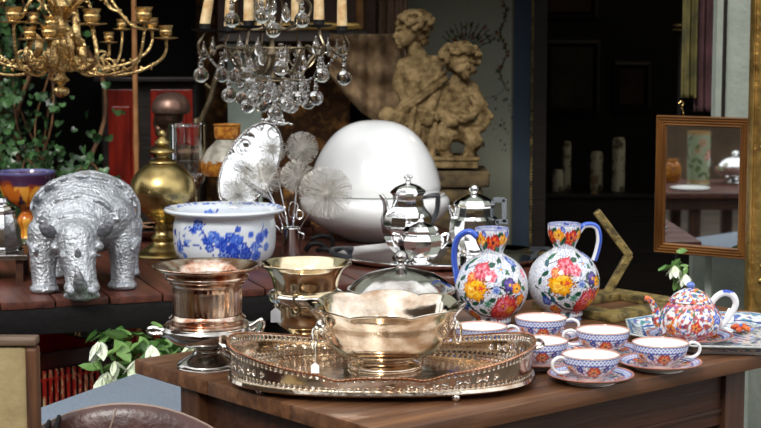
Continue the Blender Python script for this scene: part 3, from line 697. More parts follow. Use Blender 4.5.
def speckle(P, s=1.0, seed=0):
    for sc_, thr, c, a in ((170, .22, '#3550ad', .95), (150, .29, '#c93a30', .95), (140, .29, '#e08a2c', .95), (190, .30, '#2f6a4a', .9), (120, .34, '#8f2a3a', .9)):
        n_ = np.array([mnoise.noise(Vector(v)*sc_/s+Vector((seed+sc_, 2, 7))) for v in P.p]); P.mixm(n_ > thr, c, a)
    n_ = np.array([mnoise.noise(Vector(v)*260+Vector((1, 2, 7))) for v in P.p]); P.mixm(np.abs(n_) < .03, '#3a3550', .6)
def plathe(name, prof, parent, S_, seg=220, sm=6, seed=0, extra=None, **k):
    q = catmull([(a*S_, b*S_, 0) for a, b in prof], sm); bm = bmesh.new(); revolve(bm, [(max(0, v.x), v.y) for v in q], seg, **k); bmesh.ops.remove_doubles(bm, verts=bm.verts, dist=1e-6); bmesh.ops.recalc_face_normals(bm, faces=bm.faces)
    me = bpy.data.meshes.new(name); bm.to_mesh(me); bm.free(); me.materials.append(M['paint']); P = Paint(me, (.78, .78, .79)); speckle(P, 1, seed)
    if extra: extra(P)
    P.done(); return link(name, me, None, parent)
lob = lambda a, z: 1+.025*abs(math.cos(a*5))
def tpx(P):
    for k in range(7):
        a = -PI/2 + (k-3)*.85; P.flower((29*S_*math.cos(a), 29*S_*math.sin(a), (18+6*math.sin(k*2))*S_), 6*S_, ['#c42f2f', '#3048a8', '#e8912c'][k % 3], ['#f0a050', '#93a5e0', '#c0402c'][k % 3], '#5a1420', petals=5)
    P.mixm((P.z < 9*S_) & (np.sin(P.th*5) > .2), '#c24a30', .7); P.band(35*S_, 38*S_, '#c8384a', .5)
plathe('pot_body', [(0, 1), (16, 1), (17, 0), (19, 0), (19, 3), (26, 7), (31, 16), (30.5, 24), (26, 33), (21, 38), (20, 39), (0, 39)], t, S_, rmod=lob, extra=tpx)
ld = plathe('lid', [(20.5, 38.5), (21.5, 39.5), (20, 42), (15, 47), (8, 51), (4, 52.5), (0, 53)], t, S_, seed=4, rmod=lob)
bm = bmesh.new(); sphere(bm, (0, 0, 55*S_), (4.5*S_, 4.5*S_, 3.6*S_)); m_ = mat('blue_glaze', '#4a66b8', .15, col2='#7e94d4', scale=90, coat=.3); bobj('knob', bm, m_, t)
bm = bmesh.new(); tube(bm, [(-24*S_, -3*S_, 12*S_), (-33*S_, -4*S_, 20*S_), (-36*S_, -4*S_, 31*S_), (-42*S_, -5*S_, 41*S_), (-47*S_, -5*S_, 43*S_)], [9*S_, 6*S_, 4*S_, 3*S_, 2.6*S_], 32, 14)
me = bpy.data.meshes.new('spout'); bm.to_mesh(me); bm.free(); me.materials.append(M['paint']); P = Paint(me, (.78, .78, .79)); speckle(P, 1, 11); P.mixm(P.x < -42*S_, '#d9693a', .8); P.done(); link('spout', me, None, t)
bm = bmesh.new(); tube(bm, [(20*S_, 0, 34*S_), (25*S_, 0, 42*S_), (33*S_, 0, 47*S_), (42*S_, 0, 45*S_), (46*S_, 0, 36*S_), (41*S_, 0, 25*S_), (34*S_, 0, 16*S_), (29*S_, 0, 12*S_)], [3.2*S_, 3.2*S_, 3.2*S_, 3.5*S_, 3.3*S_, 3*S_, 2.8*S_, 2.6*S_], 18, 10)
me = bpy.data.meshes.new('handle'); bm.to_mesh(me); bm.free(); me.materials.append(M['paint']); P = Paint(me, (.80, .80, .81)); P.mixm((P.x > 32*S_) & (P.x < 44*S_) & (P.z > 47.6*S_), '#2d4bb0'); P.done(); link('handle', me, None, t)
# small porcelain flower and milk-glass pot on the platter
p = PZ(741, 331, TZ+.012)
t = thing('porcelain_flower', 'little red and blue porcelain flower lying on the right of the platter', 'ornament', p)
bm = bmesh.new()
for k in range(6): a = k*PI/3; sphere(bm, (.011*math.cos(a), .009*math.sin(a), .004+.004*(k % 2)), (.009, .006, .005), 12, 8, (0, .2, a))
bobj('petals', bm, mat('red_glaze', '#c23c22', .2, col2='#e07a30', scale=70, coat=.3), t)
bm = bmesh.new(); sphere(bm, (0, 0, .009), .005); sphere(bm, (.018, 0, .003), (.007, .005, .003)); bobj('flower_centre', bm, m_, t)
p = PZ(733, 326, TZ+.0085)+Vector((.0, .035, 0))
o = lathe('frosted_glass_pot', [(0, 0), (5, 0), (6, 3), (5.5, 10), (3, 15), (1.5, 18), (0, 19)], M['milk'], None, 24, .0015, sm=3); o.location = p; tag(o, 'tiny pale frosted pot behind the porcelain flower', 'pot')
# gilt picture frame lying flat, and gilt hexagon frame standing behind the right jug
fl = Vector((.475, 3.195, TZ)); t = thing('empty_picture_surround', 'mottled gilt picture frame lying flat on the table behind the teapot spout', 'picture frame', fl, TA)
for (c, s2) in (((0, -.085, .008), (.26, .05, .016)), ((0, .085, .008), (.26, .05, .016)), ((-.105, 0, .008), (.05, .12, .016)), ((.105, 0, .008), (.05, .12, .016))):
    bm = bmesh.new(); box(bm, c, s2, bev=.004); bobj('rail', bm, M['gilt_old'], t)
A_, B_, C2 = PY(597, 212, 3.34), PY(629, 255, 3.34), PY(604, 298, 3.34)
t = thing('gilt_bracket', 'mottled gilt angled bracket standing in the dark behind the right-hand jug', 'bracket', (C2.x, C2.y, TZ))
def bar(a, b, w_, th):
    a = a-Vector((C2.x, C2.y, TZ)); b = b-Vector((C2.x, C2.y, TZ)); d = b-a; ang = math.atan2(d.z, d.x); bm = bmesh.new(); box(bm, (a+b)/2, (d.length+w_*.3, th, w_), (0, -ang, 0), bev=.003); return bobj('bar', bm, M['gilt_old'], t, False)
bar(A_, B_, .017, .02); bar(B_, C2, .017, .018)
bm = bmesh.new(); box(bm, (-.01, 0, (C2.z-TZ)/2+.0), (.05, .05, max(.01, C2.z-TZ)), bev=.002); bobj('foot_block', bm, M['darkwood'], t, False)
# ============================================================ REAR TABLE OBJECTS
# --- blue and white jardiniere
jp = PZ(225, 263, TZ); S_ = jp.y/1600
t = thing('jardiniere', 'blue and white floral porcelain basin with wide flat rim on slatted table', 'basin', jp)
prof = [(0, 0), (36, 0), (38, 1), (46, 6), (50, 14), (51.5, 24), (51.5, 38), (50, 46), (52, 50), (58, 52), (60.5, 54), (60, 56), (57, 56.5), (49, 52), (48, 40), (47, 16), (38, 4), (0, 3)]
q = catmull([(a*S_, b*S_, 0) for a, b in prof], 7); bm = bmesh.new(); revolve(bm, [(max(0, v.x), v.y) for v in q], 400); bmesh.ops.remove_doubles(bm, verts=bm.verts, dist=1e-6); bmesh.ops.recalc_face_normals(bm, faces=bm.faces)
me = bpy.data.meshes.new('basin_body'); bm.to_mesh(me); bm.free(); me.materials.append(M['paint']); P = Paint(me, (.70, .75, .80))
def ja(dx, z): a = math.asin(max(-1, min(1, dx/51.5))); return (51.5*S_*math.sin(a), -51.5*S_*math.cos(a), z*S_)
def jb_(dx, z): p_ = ja(dx, z); return (p_[0], -p_[1], p_[2])
B1, B2, B3 = '#1f3fae', '#4a6fd0', '#8aa5e0'
for J in (ja, jb_):
    for (dx, z, r) in ((-42, 20, 7), (-47, 34, 4), (-34, 26, 3.4), (-22, 44, 6), (-26, 38, 4), (-10, 22, 5), (-14, 30, 4.5), (-6, 33, 6.5), (2, 26, 7.5), (10, 32, 6), (17, 29, 7), (12, 20, 7), (22, 22, 6), (4, 15, 6), (14, 10, 7), (26, 14, 7), (34, 22, 6), (38, 30, 6), (43, 34, 5), (36, 12, 6), (30, 34, 3.5), (22, 6, 7), (6, 5, 6), (-8, 6, 5), (-18, 5, 4), (44, 20, 4.5), (18, 40, 3.5), (-38, 12, 3.5)):
        P.flower(J(dx, z), r*S_, random.choice([B1, B2, B2]), random.choice([B1, B3, B2]), B1, petals=random.choice([5, 6, 7]), ph=random.random()*3)
    for k in range(90):
        dx, z = random.choice([(-40, 24), (-12, 28), (8, 26), (20, 20), (36, 22), (20, 12), (-22, 40)]); dx += random.gauss(0, 7); z += random.gauss(0, 8)
        if 2 < z < 48 and abs(dx) < 50: P.leaf(J(dx, z), random.uniform(1.8, 3.6)*S_, random.uniform(.7, 1.3)*S_, random.uniform(0, 3.1), random.choice([B1, B2, B3]))
    for pl_ in ([(-48, 22), (-36, 22), (-24, 24), (-12, 26), (0, 22)], [(-22, 46), (-14, 34), (-8, 24)], [(-42, 34), (-40, 12)], [(0, 18), (12, 34), (20, 44)], [(20, 10), (34, 26), (42, 42)], [(-30, 6), (-10, 5), (10, 6)]): P.line([J(*a) for a in pl_], .7*S_, B1)
top = P.z > 54*S_; nn = np.array([mnoise.noise(Vector(v)*90) for v in P.p]); P.mixm((P.r > 52*S_) & (P.z > 54.6*S_) & (nn > .12) & (P.y > -20*S_), B2, .9)
P.done(); link('basin_body', me, None, t)

# --- brass covered pot
bp = PZ(164, 255, TZ); S_ = bp.y/1600
t = thing('brass_urn', 'round brass lidded urn with turned finial on a footed base', 'urn', bp)
lathe('foot', [(0, 0), (31, 0), (32, 1.5), (30, 3), (22, 4.5), (18, 8), (12, 12), (11, 15), (13, 18), (9, 22), (8.5, 26), (11, 28), (8, 31), (9, 34), (13, 36), (17, 40), (18, 42), (0, 42)], M['brass'], t, 64, S_, sm=2)
pr = [(16, 40)]
for k in range(-55, 71, 7): a = math.radians(k); pr.append((33*math.cos(a), 66+29*math.sin(a)))
lathe('bowl', pr+[(11, 94), (0, 94)], M['brass'], t, 96, S_, sm=2, auto=60)
lathe('finial', [(0, 92), (13, 93), (14, 94.5), (12, 96), (7, 98), (5.5, 100), (8, 102), (12.5, 104), (12, 106), (7, 109), (4.5, 111), (8, 113), (6.5, 116), (3.2, 119), (4.2, 121), (3.8, 124), (1.8, 126), (0, 126.5)], M['brass'], t, 48, S_, sm=3)

# --- big white glass lamp
lp = PZ(375, 239, TZ); S_ = lp.y/1600
t = thing('glass_lamp', 'big white milk-glass mushroom lamp behind the silver teapots', 'lamp', lp)
lathe('lower_bowl', [(0, 0), (26, 0), (32, 2), (48, 10), (62, 18), (71, 27), (75, 35), (74.5, 41), (70, 45), (64, 46.5), (0, 46.5)], M['milk'], t, 96, S_, sm=4, auto=None)
lathe('dome_shade', [(61, 47), (64, 48), (66, 52), (65.8, 57), (63, 68), (58.5, 80), (52.5, 91), (45, 101.5), (36.5, 109.5), (27, 115), (17, 118.3), (7, 119.6), (0, 119.8)], M['milk'], t, 96, S_, sm=4, auto=None)

# --- silver serving tray and teapots
tr = PZ(443, 260, TZ); S_ = tr.y/1600
bm = bmesh.new(); revolve(bm, [(0, 0), (.22, 0), (.24, .004), (.256, .013), (.259, .016), (.256, .018), (.236, .008), (.215, .005), (0, .005)], 72, (0, 0, 0), lambda a, z: 1+.012*math.cos(a*12)*(z > .01), sx=1, sy=.84)
t = thing('serving_tray', 'large round silver serving tray with dark ebony handle under the silver teapots', 'tray', tr)
bobj('tray_plate', bm, M['silver_clean'], t)
tubes('handle', [([(-.225, -.085, .016), (-.262, -.05, .02), (-.275, 0, .022), (-.262, .05, .02), (-.225, .085, .016)], .007)], M['black_handle'], t)
tubes('handle', [([(.225, -.085, .016), (.262, -.05, .02), (.275, 0, .022), (.262, .05, .02), (.225, .085, .016)], .007)], M['black_handle'], t)
def facet(name, prof, mt, parent, S_, n=10, rot=0):
    bm = bmesh.new(); revolve(bm, [(a*S_, b*S_) for a, b in prof], n); o = bobj(name, bm, mt, parent, True, auto=18); o.rotation_euler.z = rot; return o
tp1 = PZ(408, 259, TZ+.006)
t = thing('silver_teapot', 'tall faceted silver teapot with black handle and curved spout in front of white lamp', 'teapot', tp1); S_ = tp1.y/1600
facet('pot_body', [(0, 0), (16, 0), (17, 2), (13, 5), (14, 7), (21, 14), (25, 24), (26, 33), (24, 44), (19, 50), (16.5, 54), (15.5, 60), (16, 65), (17.5, 67), (0, 67)], M['silver_clean'], t, S_, 10, .2)
facet('lid', [(17.5, 66.5), (18.5, 68), (17, 70), (12, 74), (7, 76), (3, 77), (2, 79), (0, 79)], M['silver_clean'], t, S_, 10, .2)
bm = bmesh.new(); sphere(bm, (0, 0, 80*S_), 2.6*S_); sphere(bm, (-2.4*S_, 0, 83*S_), 2*S_, 8, 6); sphere(bm, (2.4*S_, 0, 83*S_), 2*S_, 8, 6); sphere(bm, (0, 0, 84.5*S_), 1.8*S_, 8, 6); bobj('knob', bm, M['silver_clean'], t)
bm = bmesh.new(); tube(bm, [(-20*S_, 0, 28*S_), (-23*S_, -1*S_, 40*S_), (-22*S_, -1*S_, 50*S_), (-24*S_, -2*S_, 60*S_), (-28*S_, -2*S_, 66*S_)], [6*S_, 4.6*S_, 3.4*S_, 2.6*S_, 2*S_], 10, 8); bobj('spout', bm, M['silver_clean'], t)
bm = bmesh.new(); tube(bm, [(14*S_, 0, 62*S_), (22*S_, 0, 64*S_), (29*S_, 0, 64.5*S_), (30*S_, 0, 61*S_), (29*S_, 0, 50*S_), (25*S_, 0, 40*S_), (20*S_, 0, 37*S_)], [2*S_, 2.6*S_, 3.2*S_, 3.4*S_, 3.4*S_, 3*S_, 2*S_], 8, 6, flat=(1.2, .8)); bobj('handle', bm, M['black_handle'], t)
sb = PZ(420.5, 259, TZ+.006); sb.y -= .05; sb.x = (420.5-CX)/F*sb.y; 
t = thing('silver_sugar_bowl', 'small lidded silver sugar bowl with two side handles in front of tall teapot', 'sugar bowl', (sb.x, sb.y-.07, sb.z)); S_ = sb.y/1600
facet('bowl_body', [(0, 0), (13, 0), (14, 2), (10, 4), (12, 7), (19, 13), (22.5, 21), (23, 27), (20, 31), (17, 33), (17.5, 35), (0, 35)], M['silver_clean'], t, S_, 10, .1)
facet('lid', [(17.5, 35), (18, 36), (14, 40), (7, 43), (3, 44.5), (2, 47), (3.6, 49), (2.6, 52), (0, 53)], M['silver_clean'], t, S_, 10, .1)
tubes('handle', [([(20*S_, 0, 18*S_), (26*S_, 0, 25*S_), (27*S_, 0, 32*S_), (21*S_, 0, 31*S_)], 1.5*S_)], M['silver_clean'], t); tubes('handle', [([(-20*S_, 0, 18*S_), (-26*S_, 0, 25*S_), (-27*S_, 0, 32*S_), (-21*S_, 0, 31*S_)], 1.5*S_)], M['silver_clean'], t)
tp2 = PZ(474, 256, TZ+.006)
t = thing('silver_coffee_pot', 'silver coffee pot with clear angular handle, on tray behind left jug', 'coffee pot', tp2); S_ = tp2.y/1600
facet('pot_body', [(0, 0), (18, 0), (19, 2), (15, 5), (17, 9), (24, 18), (26, 28), (24, 38), (20.5, 41), (20, 44), (20, 50), (21, 52), (0, 52)], M['silver_clean'], t, S_, 14, .2)
facet('lid', [(21, 51.5), (21.5, 53), (18, 57), (11, 61), (5, 63), (3, 64), (5, 66), (5.5, 69), (3, 71.5), (0, 72)], M['silver_clean'], t, S_, 14, .2)
bm = bmesh.new(); tube(bm, [(-18*S_, 0, 20*S_), (-21*S_, 0, 34*S_), (-23*S_, 0, 44*S_), (-26*S_, 0, 51*S_)], [5.5*S_, 4*S_, 3*S_, 2.2*S_], 10, 8); bobj('spout', bm, M['silver_clean'], t)
M['acr'] = mat('smoky_acrylic', '#8f969c', .15, trans=.45, ior=1.4)
bm = bmesh.new(); box(bm, (25*S_, 0, 57*S_), (12*S_, 4*S_, 5*S_), bev=.001); box(bm, (30*S_, 0, 46*S_), (5*S_, 4*S_, 24*S_), bev=.001); box(bm, (28*S_, 0, 35*S_), (12*S_, 4*S_, 5*S_), bev=.001); bobj('handle', bm, M['acr'], t)
# small black iron figure-like toy (bits of black metal) left of the tray
ip = PZ(325, 253, TZ)
t = thing('iron_trivet', 'small jumble of black iron scrollwork standing between chrome vase and tray', 'ironwork', ip)
k = ip.y/1600
tubes('scroll', [([(-20*k, 0, 2*k), (-14*k, 0, 9*k), (-4*k, 0, 9*k), (4*k, 0, 3*k), (12*k, 0, 3*k)], .007), ([(-14*k, .01, 14*k), (-4*k, .01, 17*k), (6*k, .01, 14*k), (8*k, .01, 4*k)], .006), ([(-8*k, 0, 3*k), (0, -.02, 5*k), (14*k, -.02, 3*k)], .006)], M['iron'], t)
bm = bmesh.new(); box(bm, (6.5*k, .0, 11*k), (2*k, .008, 22*k)); bobj('upright', bm, M['iron'], t)

# --- chrome vase with wire flowers
vp = PZ(291, 256, TZ); k = vp.y/1600
t = thing('chrome_vase', 'small cylindrical chrome vase holding the wire flowers', 'vase', vp)
lathe('vase_wall', [(0, 0), (9, 0), (9.3, 1), (9.2, 27), (10, 28.5), (9.6, 29.2), (8.6, 28.5), (8.4, 2), (0, 2)], M['silver_clean'], t, 48, k)
bm = bmesh.new(); tube(bm, [(9*k, -.002, 24*k), (13*k, -.004, 22*k), (12*k, -.004, 17*k)], .0022, 6, 5); bobj('hook', bm, M['silver_clean'], t)
M['wire'] = mat('pale_spun_wire', '#b9b4aa', .35, .3, col2='#e4e1d9', scale=60)
def wire_flower(px, py, dy, r, nw, tilt, label, oval=1.0, yaw=0):
    c = PY(px, py, vp.y+dy); c2 = Vector((vp.x, vp.y, TZ+.040)); t = thing('wire_flower', label, 'wire flower', c, 0, 'spun wire flowers in the chrome vase')
    bm = bmesh.new(); R = r*k; Rm = Euler((PI/2+tilt, 0, yaw)).to_matrix()
    for i in range(nw):
        a = 2*PI*i/nw + random.uniform(-.02, .02); rr = R*random.choice([.98, .97, .8, 1.0])*random.uniform(.97, 1.02); dz = random.uniform(-.15, .35)*R; w_ = random.uniform(.05, .16)
        pts = []
        for q in range(9):
            s_ = q/8*PI; rad = rr*math.sin(s_)**.75 if True else 0; aa = a + w_*math.cos(s_); pts.append(Rm @ Vector((rad*math.cos(aa)*oval, rad*math.sin(aa), dz*math.sin(s_) + .01*math.cos(s_))))
        tube(bm, pts, .00036, 3, 1 if False else 0, caps=False)
    bobj('flower_head', bm, M['wire'], t)
    bm = bmesh.new(); tube(bm, [(0, 0, 0), (c2-c)*.5+Vector((0, -.006, .004)), c2-c+Vector((random.uniform(-.006, .006), 0, -.015))], [.0011, .0013, .0016], 6, 6); bobj('stem', bm, M['silver_clean'], t)
wire_flower(326, 192, -.04, 27, 210, .05, 'largest spun wire flower, the one overlapping the white lamp')
wire_flower(302, 148, .0, 17, 170, .0, 'upper right spun wire flower, above the others')
wire_flower(298, 176, -.02, 18, 170, .35, 'spun wire flower in the middle of the bouquet')
wire_flower(272, 149, .0, 15, 90, .2, 'upper left spun wire flower in front of oval mirror')
wire_flower(262, 178, -.02, 20, 95, -.3, 'lower spun wire flower standing for a reflection in the oval mirror', 1.1)  # solid stand-in for a flower reflected in the oval mirror
wire_flower(238, 187, -.03, 17, 75, .2, 'leftmost spun wire flower, low over the basin rim, standing for a reflection in the oval mirror', 1.1)  # another mirrored flower, built solid in front of the glass
bm = bmesh.new(); c = PY(257, 189, vp.y-.03)
def leafshape(bm, a, b, w_, th=.0012):
    a, b = Vector(a), Vector(b); d = b-a; nrm = Vector((-d.z, 0, d.x)).normalized(); L1, L2 = [], []
    for i in range(11):
        s_ = i/10; wv = w_*math.sin(PI*s_)**.8; L1.append(bm.verts.new(a+d*s_+nrm*wv+Vector((0, th, 0)))); L2.append(bm.verts.new(a+d*s_-nrm*wv-Vector((0, th, 0))))
    for i in range(10): bm.faces.new((L1[i], L1[i+1], L2[i+1], L2[i]))
leafshape(bm, PY(240, 178, vp.y-.03)-c, PY(272, 200, vp.y-.03)-c, .007); o = bobj('leaf_blade', bm, M['silver_dark']); md = o.modifiers.new('t', 'SOLIDIFY'); md.thickness = .002
t = thing('mirrored_leaf', 'pointed silver metal leaf standing for a reflection in the oval mirror', 'metal leaf', c, 0); o.parent = t  # built leaf stands in for one reflected in the oval glass
tubes('stem', [([PY(270, 199, vp.y-.03)-c, PY(282, 214, vp.y-.02)-c, Vector((vp.x, vp.y, TZ+.055))-c], .0012)], M['silver_clean'], t)
c = PY(293, 210, vp.y-.01)
o = tubes('wire_loops', [([(.012*math.cos(a*.6)*(1+.2*math.sin(a)), .004*math.sin(a), .020*math.sin(a*.6)) for a in range(12)], .0014), ([(.016+.009*math.cos(a*.7), .002, -.012+.011*math.sin(a*.7)) for a in range(10)], .0012), ([(0, 0, -.004), (.004, 0, -.02), (-.004, 0, -.048)], .0014)], M['silver_clean']); o.location = c; tag(o, 'bright wire loops twisted above the mouth of the chrome vase', 'wire')

# --- oval mirror leaning
oc = PY(250, 166, 4.10); k = 4.10/1600
t = thing('oval_mirror', 'tilted oval mirror with beaded silver rim leaning behind the porcelain basin', 'mirror', oc)
Rm = Euler((math.radians(-17), math.radians(31), math.radians(9)), 'XYZ').to_matrix()
def ell(a, r=1.0, z=0): return Rm @ Vector((25*k*math.cos(a)*r, z, 49*k*math.sin(a)*r))
bm = bmesh.new(); vs = [bm.verts.new(ell(2*PI*i/72, .96, -.004)) for i in range(72)]; vb = [bm.verts.new(ell(2*PI*i/72, .96, .004)) for i in range(72)]
bm.faces.new(vs); bm.faces.new(vb[::-1])
for i in range(72): bm.faces.new((vs[i], vs[(i+1) % 72], vb[(i+1) % 72], vb[i]))
bobj('glass', bm, M['mirror'], t, False)
bm = bmesh.new(); tube(bm, [ell(2*PI*i/96) for i in range(97)], .0045, 8, caps=False)
for i in range(110): sphere(bm, ell(2*PI*i/110, 1.0, -.004), .0032, 6, 5)
bobj('beaded_rim', bm, M['silver_dark'], t)
bm = bmesh.new(); c0 = Rm @ Vector((0, 0, 52*k))
for (dx, dz, r) in ((0, 0, 5), (-5, 1, 4), (6, 2, 4), (-9, -3, 3), (10, 4, 3.4), (1, 6, 4), (-3, 9, 2.6), (4, 11, 3), (14, 8, 2.4), (-13, -5, 2.4), (8, 8, 2.8), (18, 9, 2)):
    sphere(bm, c0 + Rm @ Vector((dx*k*.9, -.004, dz*k*.8)), (r*k*.9, r*k*.5, r*k*.55), 10, 8, (0, random.uniform(-1, 1), 0))
bobj('crest', bm, M['silver_clean'], t)
bm = bmesh.new(); a0 = Rm @ Vector((0, .006, -44*k)); 
tube(bm, [Rm @ Vector((0, .008, 10*k)), Vector((.02, .09, TZ+.003-oc.z))], .003, 6); tube(bm, [a0, Vector((a0.x, a0.y+.002, TZ+.003-oc.z))], .004, 6); tube(bm, [Rm @ Vector((8*k, .006, -40*k)), Vector((a0.x+.05, a0.y+.02, TZ+.003-oc.z))], .004, 6)
bobj('easel_stand', bm, M['silver_dark'], t)

# --- hurricane glass, amber oil lamp
hp = PY(188, 200, 4.35); hp.z = TZ; k = 4.35/1600
z = lambda py: (PY(0, py, 4.35).z-TZ)/k
o = thing('hurricane_glass', 'tall clear hurricane glass with rounded foot between brass urn and amber lamp', 'glass', hp)
lathe('glass_wall', [(0, 0), (14, 0), (14, 2), (5, 6), (3, 14), (3, z(196)), (10, z(190)), (17, z(180)), (18.5, z(165)), (18.5, z(127)), (19.5, z(126)), (18, z(127)), (17.5, z(165)), (15.5, z(178)), (8, z(187)), (0, z(189))], M['glass'], o, 48, k, sm=3)
ap = PY(228, 200, 4.30); ap.z = TZ; k = 4.30/1600; z = lambda py: (PY(0, py, 4.30).z-TZ)/k
t = thing('oil_lamp', 'oil lamp with white glass shade and amber rim and collar', 'lamp', ap)
lathe('lamp_stem', [(0, 0), (18, 0), (18, 3), (8, 8), (5, 20), (10, 30), (12, 38), (5, 46), (4, z(176)), (0, z(176))], M['brass'], t, 32, k, sm=2)
lathe('shade', [(11, z(139)), (13, z(142)), (20, z(149)), (24, z(156)), (26, z(162)), (25, z(162)), (19, z(151)), (10, z(142))], mat('white_shade', '#bcb6a8', .25, col2='#8a8578', scale=22, lo=.45, hi=.6, sss=.3), t, 40, k)
lathe('shade_skirt', [(25.5, z(160)), (26.5, z(166)), (26, z(172)), (24, z(175)), (24, z(170)), (24.5, z(160))], M['amber'], t, 40, k, rmod=lambda a, z_: 1+.025*math.cos(a*14))
lathe('shade_collar', [(10, z(140)), (12.5, z(138)), (13.5, z(131)), (13, z(126)), (14.5, z(124.5)), (12.5, z(124)), (11, z(131)), (9.5, z(139))], M['amber'], t, 40, k)
tubes('shade_support', [([(4*k, 0, z(178)*k), (24*k, 0, z(172)*k)], .002), ([(-4*k, 0, z(178)*k), (-24*k, 0, z(172)*k)], .002)], M['brass'], t)

# --- iridescent amber bowl + small white object at left
gp = PZ(27, 243, TZ); k = gp.y/1600
t = thing('iridescent_vase', 'iridescent amber and purple glass compote at the far left behind the rhinoceros', 'glass compote', gp)
z = lambda py: (PY(0, py, gp.y).z-TZ)/k
q = catmull([(a*k, b*k, 0) for a, b in [(0, 0), (11, 0), (12, 2), (7, 6), (6, 14), (9, 22), (8, 27), (5, 32), (9, 36), (19, 43), (24, 52), (27, 62), (30, 71), (29, 72), (25.5, 62), (22, 52), (16, 44), (0, 40)]], 5); bm = bmesh.new(); revolve(bm, [(max(0, v.x), v.y) for v in q], 120); bmesh.ops.remove_doubles(bm, verts=bm.verts, dist=1e-6); bmesh.ops.recalc_face_normals(bm, faces=bm.faces)
me = bpy.data.meshes.new('bowl'); bm.to_mesh(me); bm.free(); me.materials.append(M['paint']); P = Paint(me, hx('#c4681c'))
nn = np.array([mnoise.noise(Vector((math.cos(a)*3, math.sin(a)*3, z_*9))) for a, z_ in zip(P.th, P.z)]); Z = P.z/k
P.mixm(Z+nn*8 > 62, '#4a2a4c'); P.mixm((Z+nn*8 > 58) & (Z+nn*8 <= 62), '#8a3d20'); P.mixm((nn > .2) & (Z < 60) & (Z > 36), '#e6a03a'); P.mixm((Z+np.abs(np.sin(P.th*4))*14 < 52) & (Z > 34), '#4b2030'); P.mixm((Z+np.abs(np.sin(P.th*4))*14 < 46) & (Z > 34), '#2b2a4c'); P.mixm(Z > 70.5, '#5a5a8a'); P.mixm((Z < 26) & (nn > 0), '#e0a23a'); P.mixm(Z < 5, '#4a4f30')
P.done(); link('bowl', me, None, t)
# little low wooden stand + faceted silver pot at far left
sp = Vector((-.895, 3.60, TZ)); k = 3.6/1600
t = thing('low_wooden_stand', 'low dark wooden stand at the left edge carrying the faceted silver pot', 'stand', sp, .1)
bm = bmesh.new(); box(bm, (0, 0, .056), (.20, .14, .012), bev=.002); bobj('board', bm, M['silver_dark'], t, False)
for (x, y) in ((-.08, -.05), (.08, -.05), (-.08, .05), (.08, .05)):
    bm = bmesh.new(); box(bm, (x, y, .025), (.016, .016, .05)); bobj('leg', bm, M['tableapron'], t, False)
pp_ = Vector((-.855, 3.60, TZ+.062)); t = thing('faceted_silver_pot', 'faceted silver lidded pot cut by the left edge of the photo', 'pot', pp_); 
facet('pot_body', [(0, 0), (20, 0), (20, 2), (17, 4), (19, 6), (13.5, 34), (12, 38), (13, 40), (0, 40)], M['silver_clean'], t, k, 8, .3)
facet('lid', [(13, 40), (13, 42), (8, 46), (4, 48), (5, 50), (4, 54), (0, 55)], M['silver_clean'], t, k, 8, .3)
# shallow white-silver dish behind brass urn
dp = PZ(150, 246, TZ); o = lathe('shallow_silver_dish', [(0, 0), (.07, 0), (.09, .012), (.118, .028), (.115, .03), (.085, .016), (0, .006)], M['silver_clean'], None, 48, 1.0, sm=2); o.location = dp+Vector((-.05, .17, 0)); tag(o, 'shallow bright silver dish half hidden behind the brass urn\'s foot', 'dish')
# wooden bowl / low boards behind brass urn
for i, (px, py, sx, lab) in enumerate(((104, 243, .13, 'low reddish wooden box behind the rhinoceros and brass urn'),)):
    p = PZ(px, py, TZ)+Vector((-.06, .22, 0)); bm = bmesh.new(); box(bm, (0, 0, .018), (sx, .12, .036), bev=.004); o = bobj('wooden_box', bm, M['slat']); o.location = p; o.rotation_euler.z = RA; o.data.materials[0] = M['tableleg']; tag(o, lab, 'box')
# narrow clear glass rods etc. (stack of thin books) under lamp right: slatted board behind the chrome vase
p = PZ(276, 238, TZ)+Vector((0, .1, 0)); bm = bmesh.new(); box(bm, (0, 0, .010), (.20, .09, .02), bev=.003); box(bm, (0, .01, .030), (.18, .08, .018), bev=.003); o = bobj('wooden_plinth', bm, M['slat']); o.location = p; tag(o, 'reddish stepped wooden plinth behind the chrome vase', 'plinth')

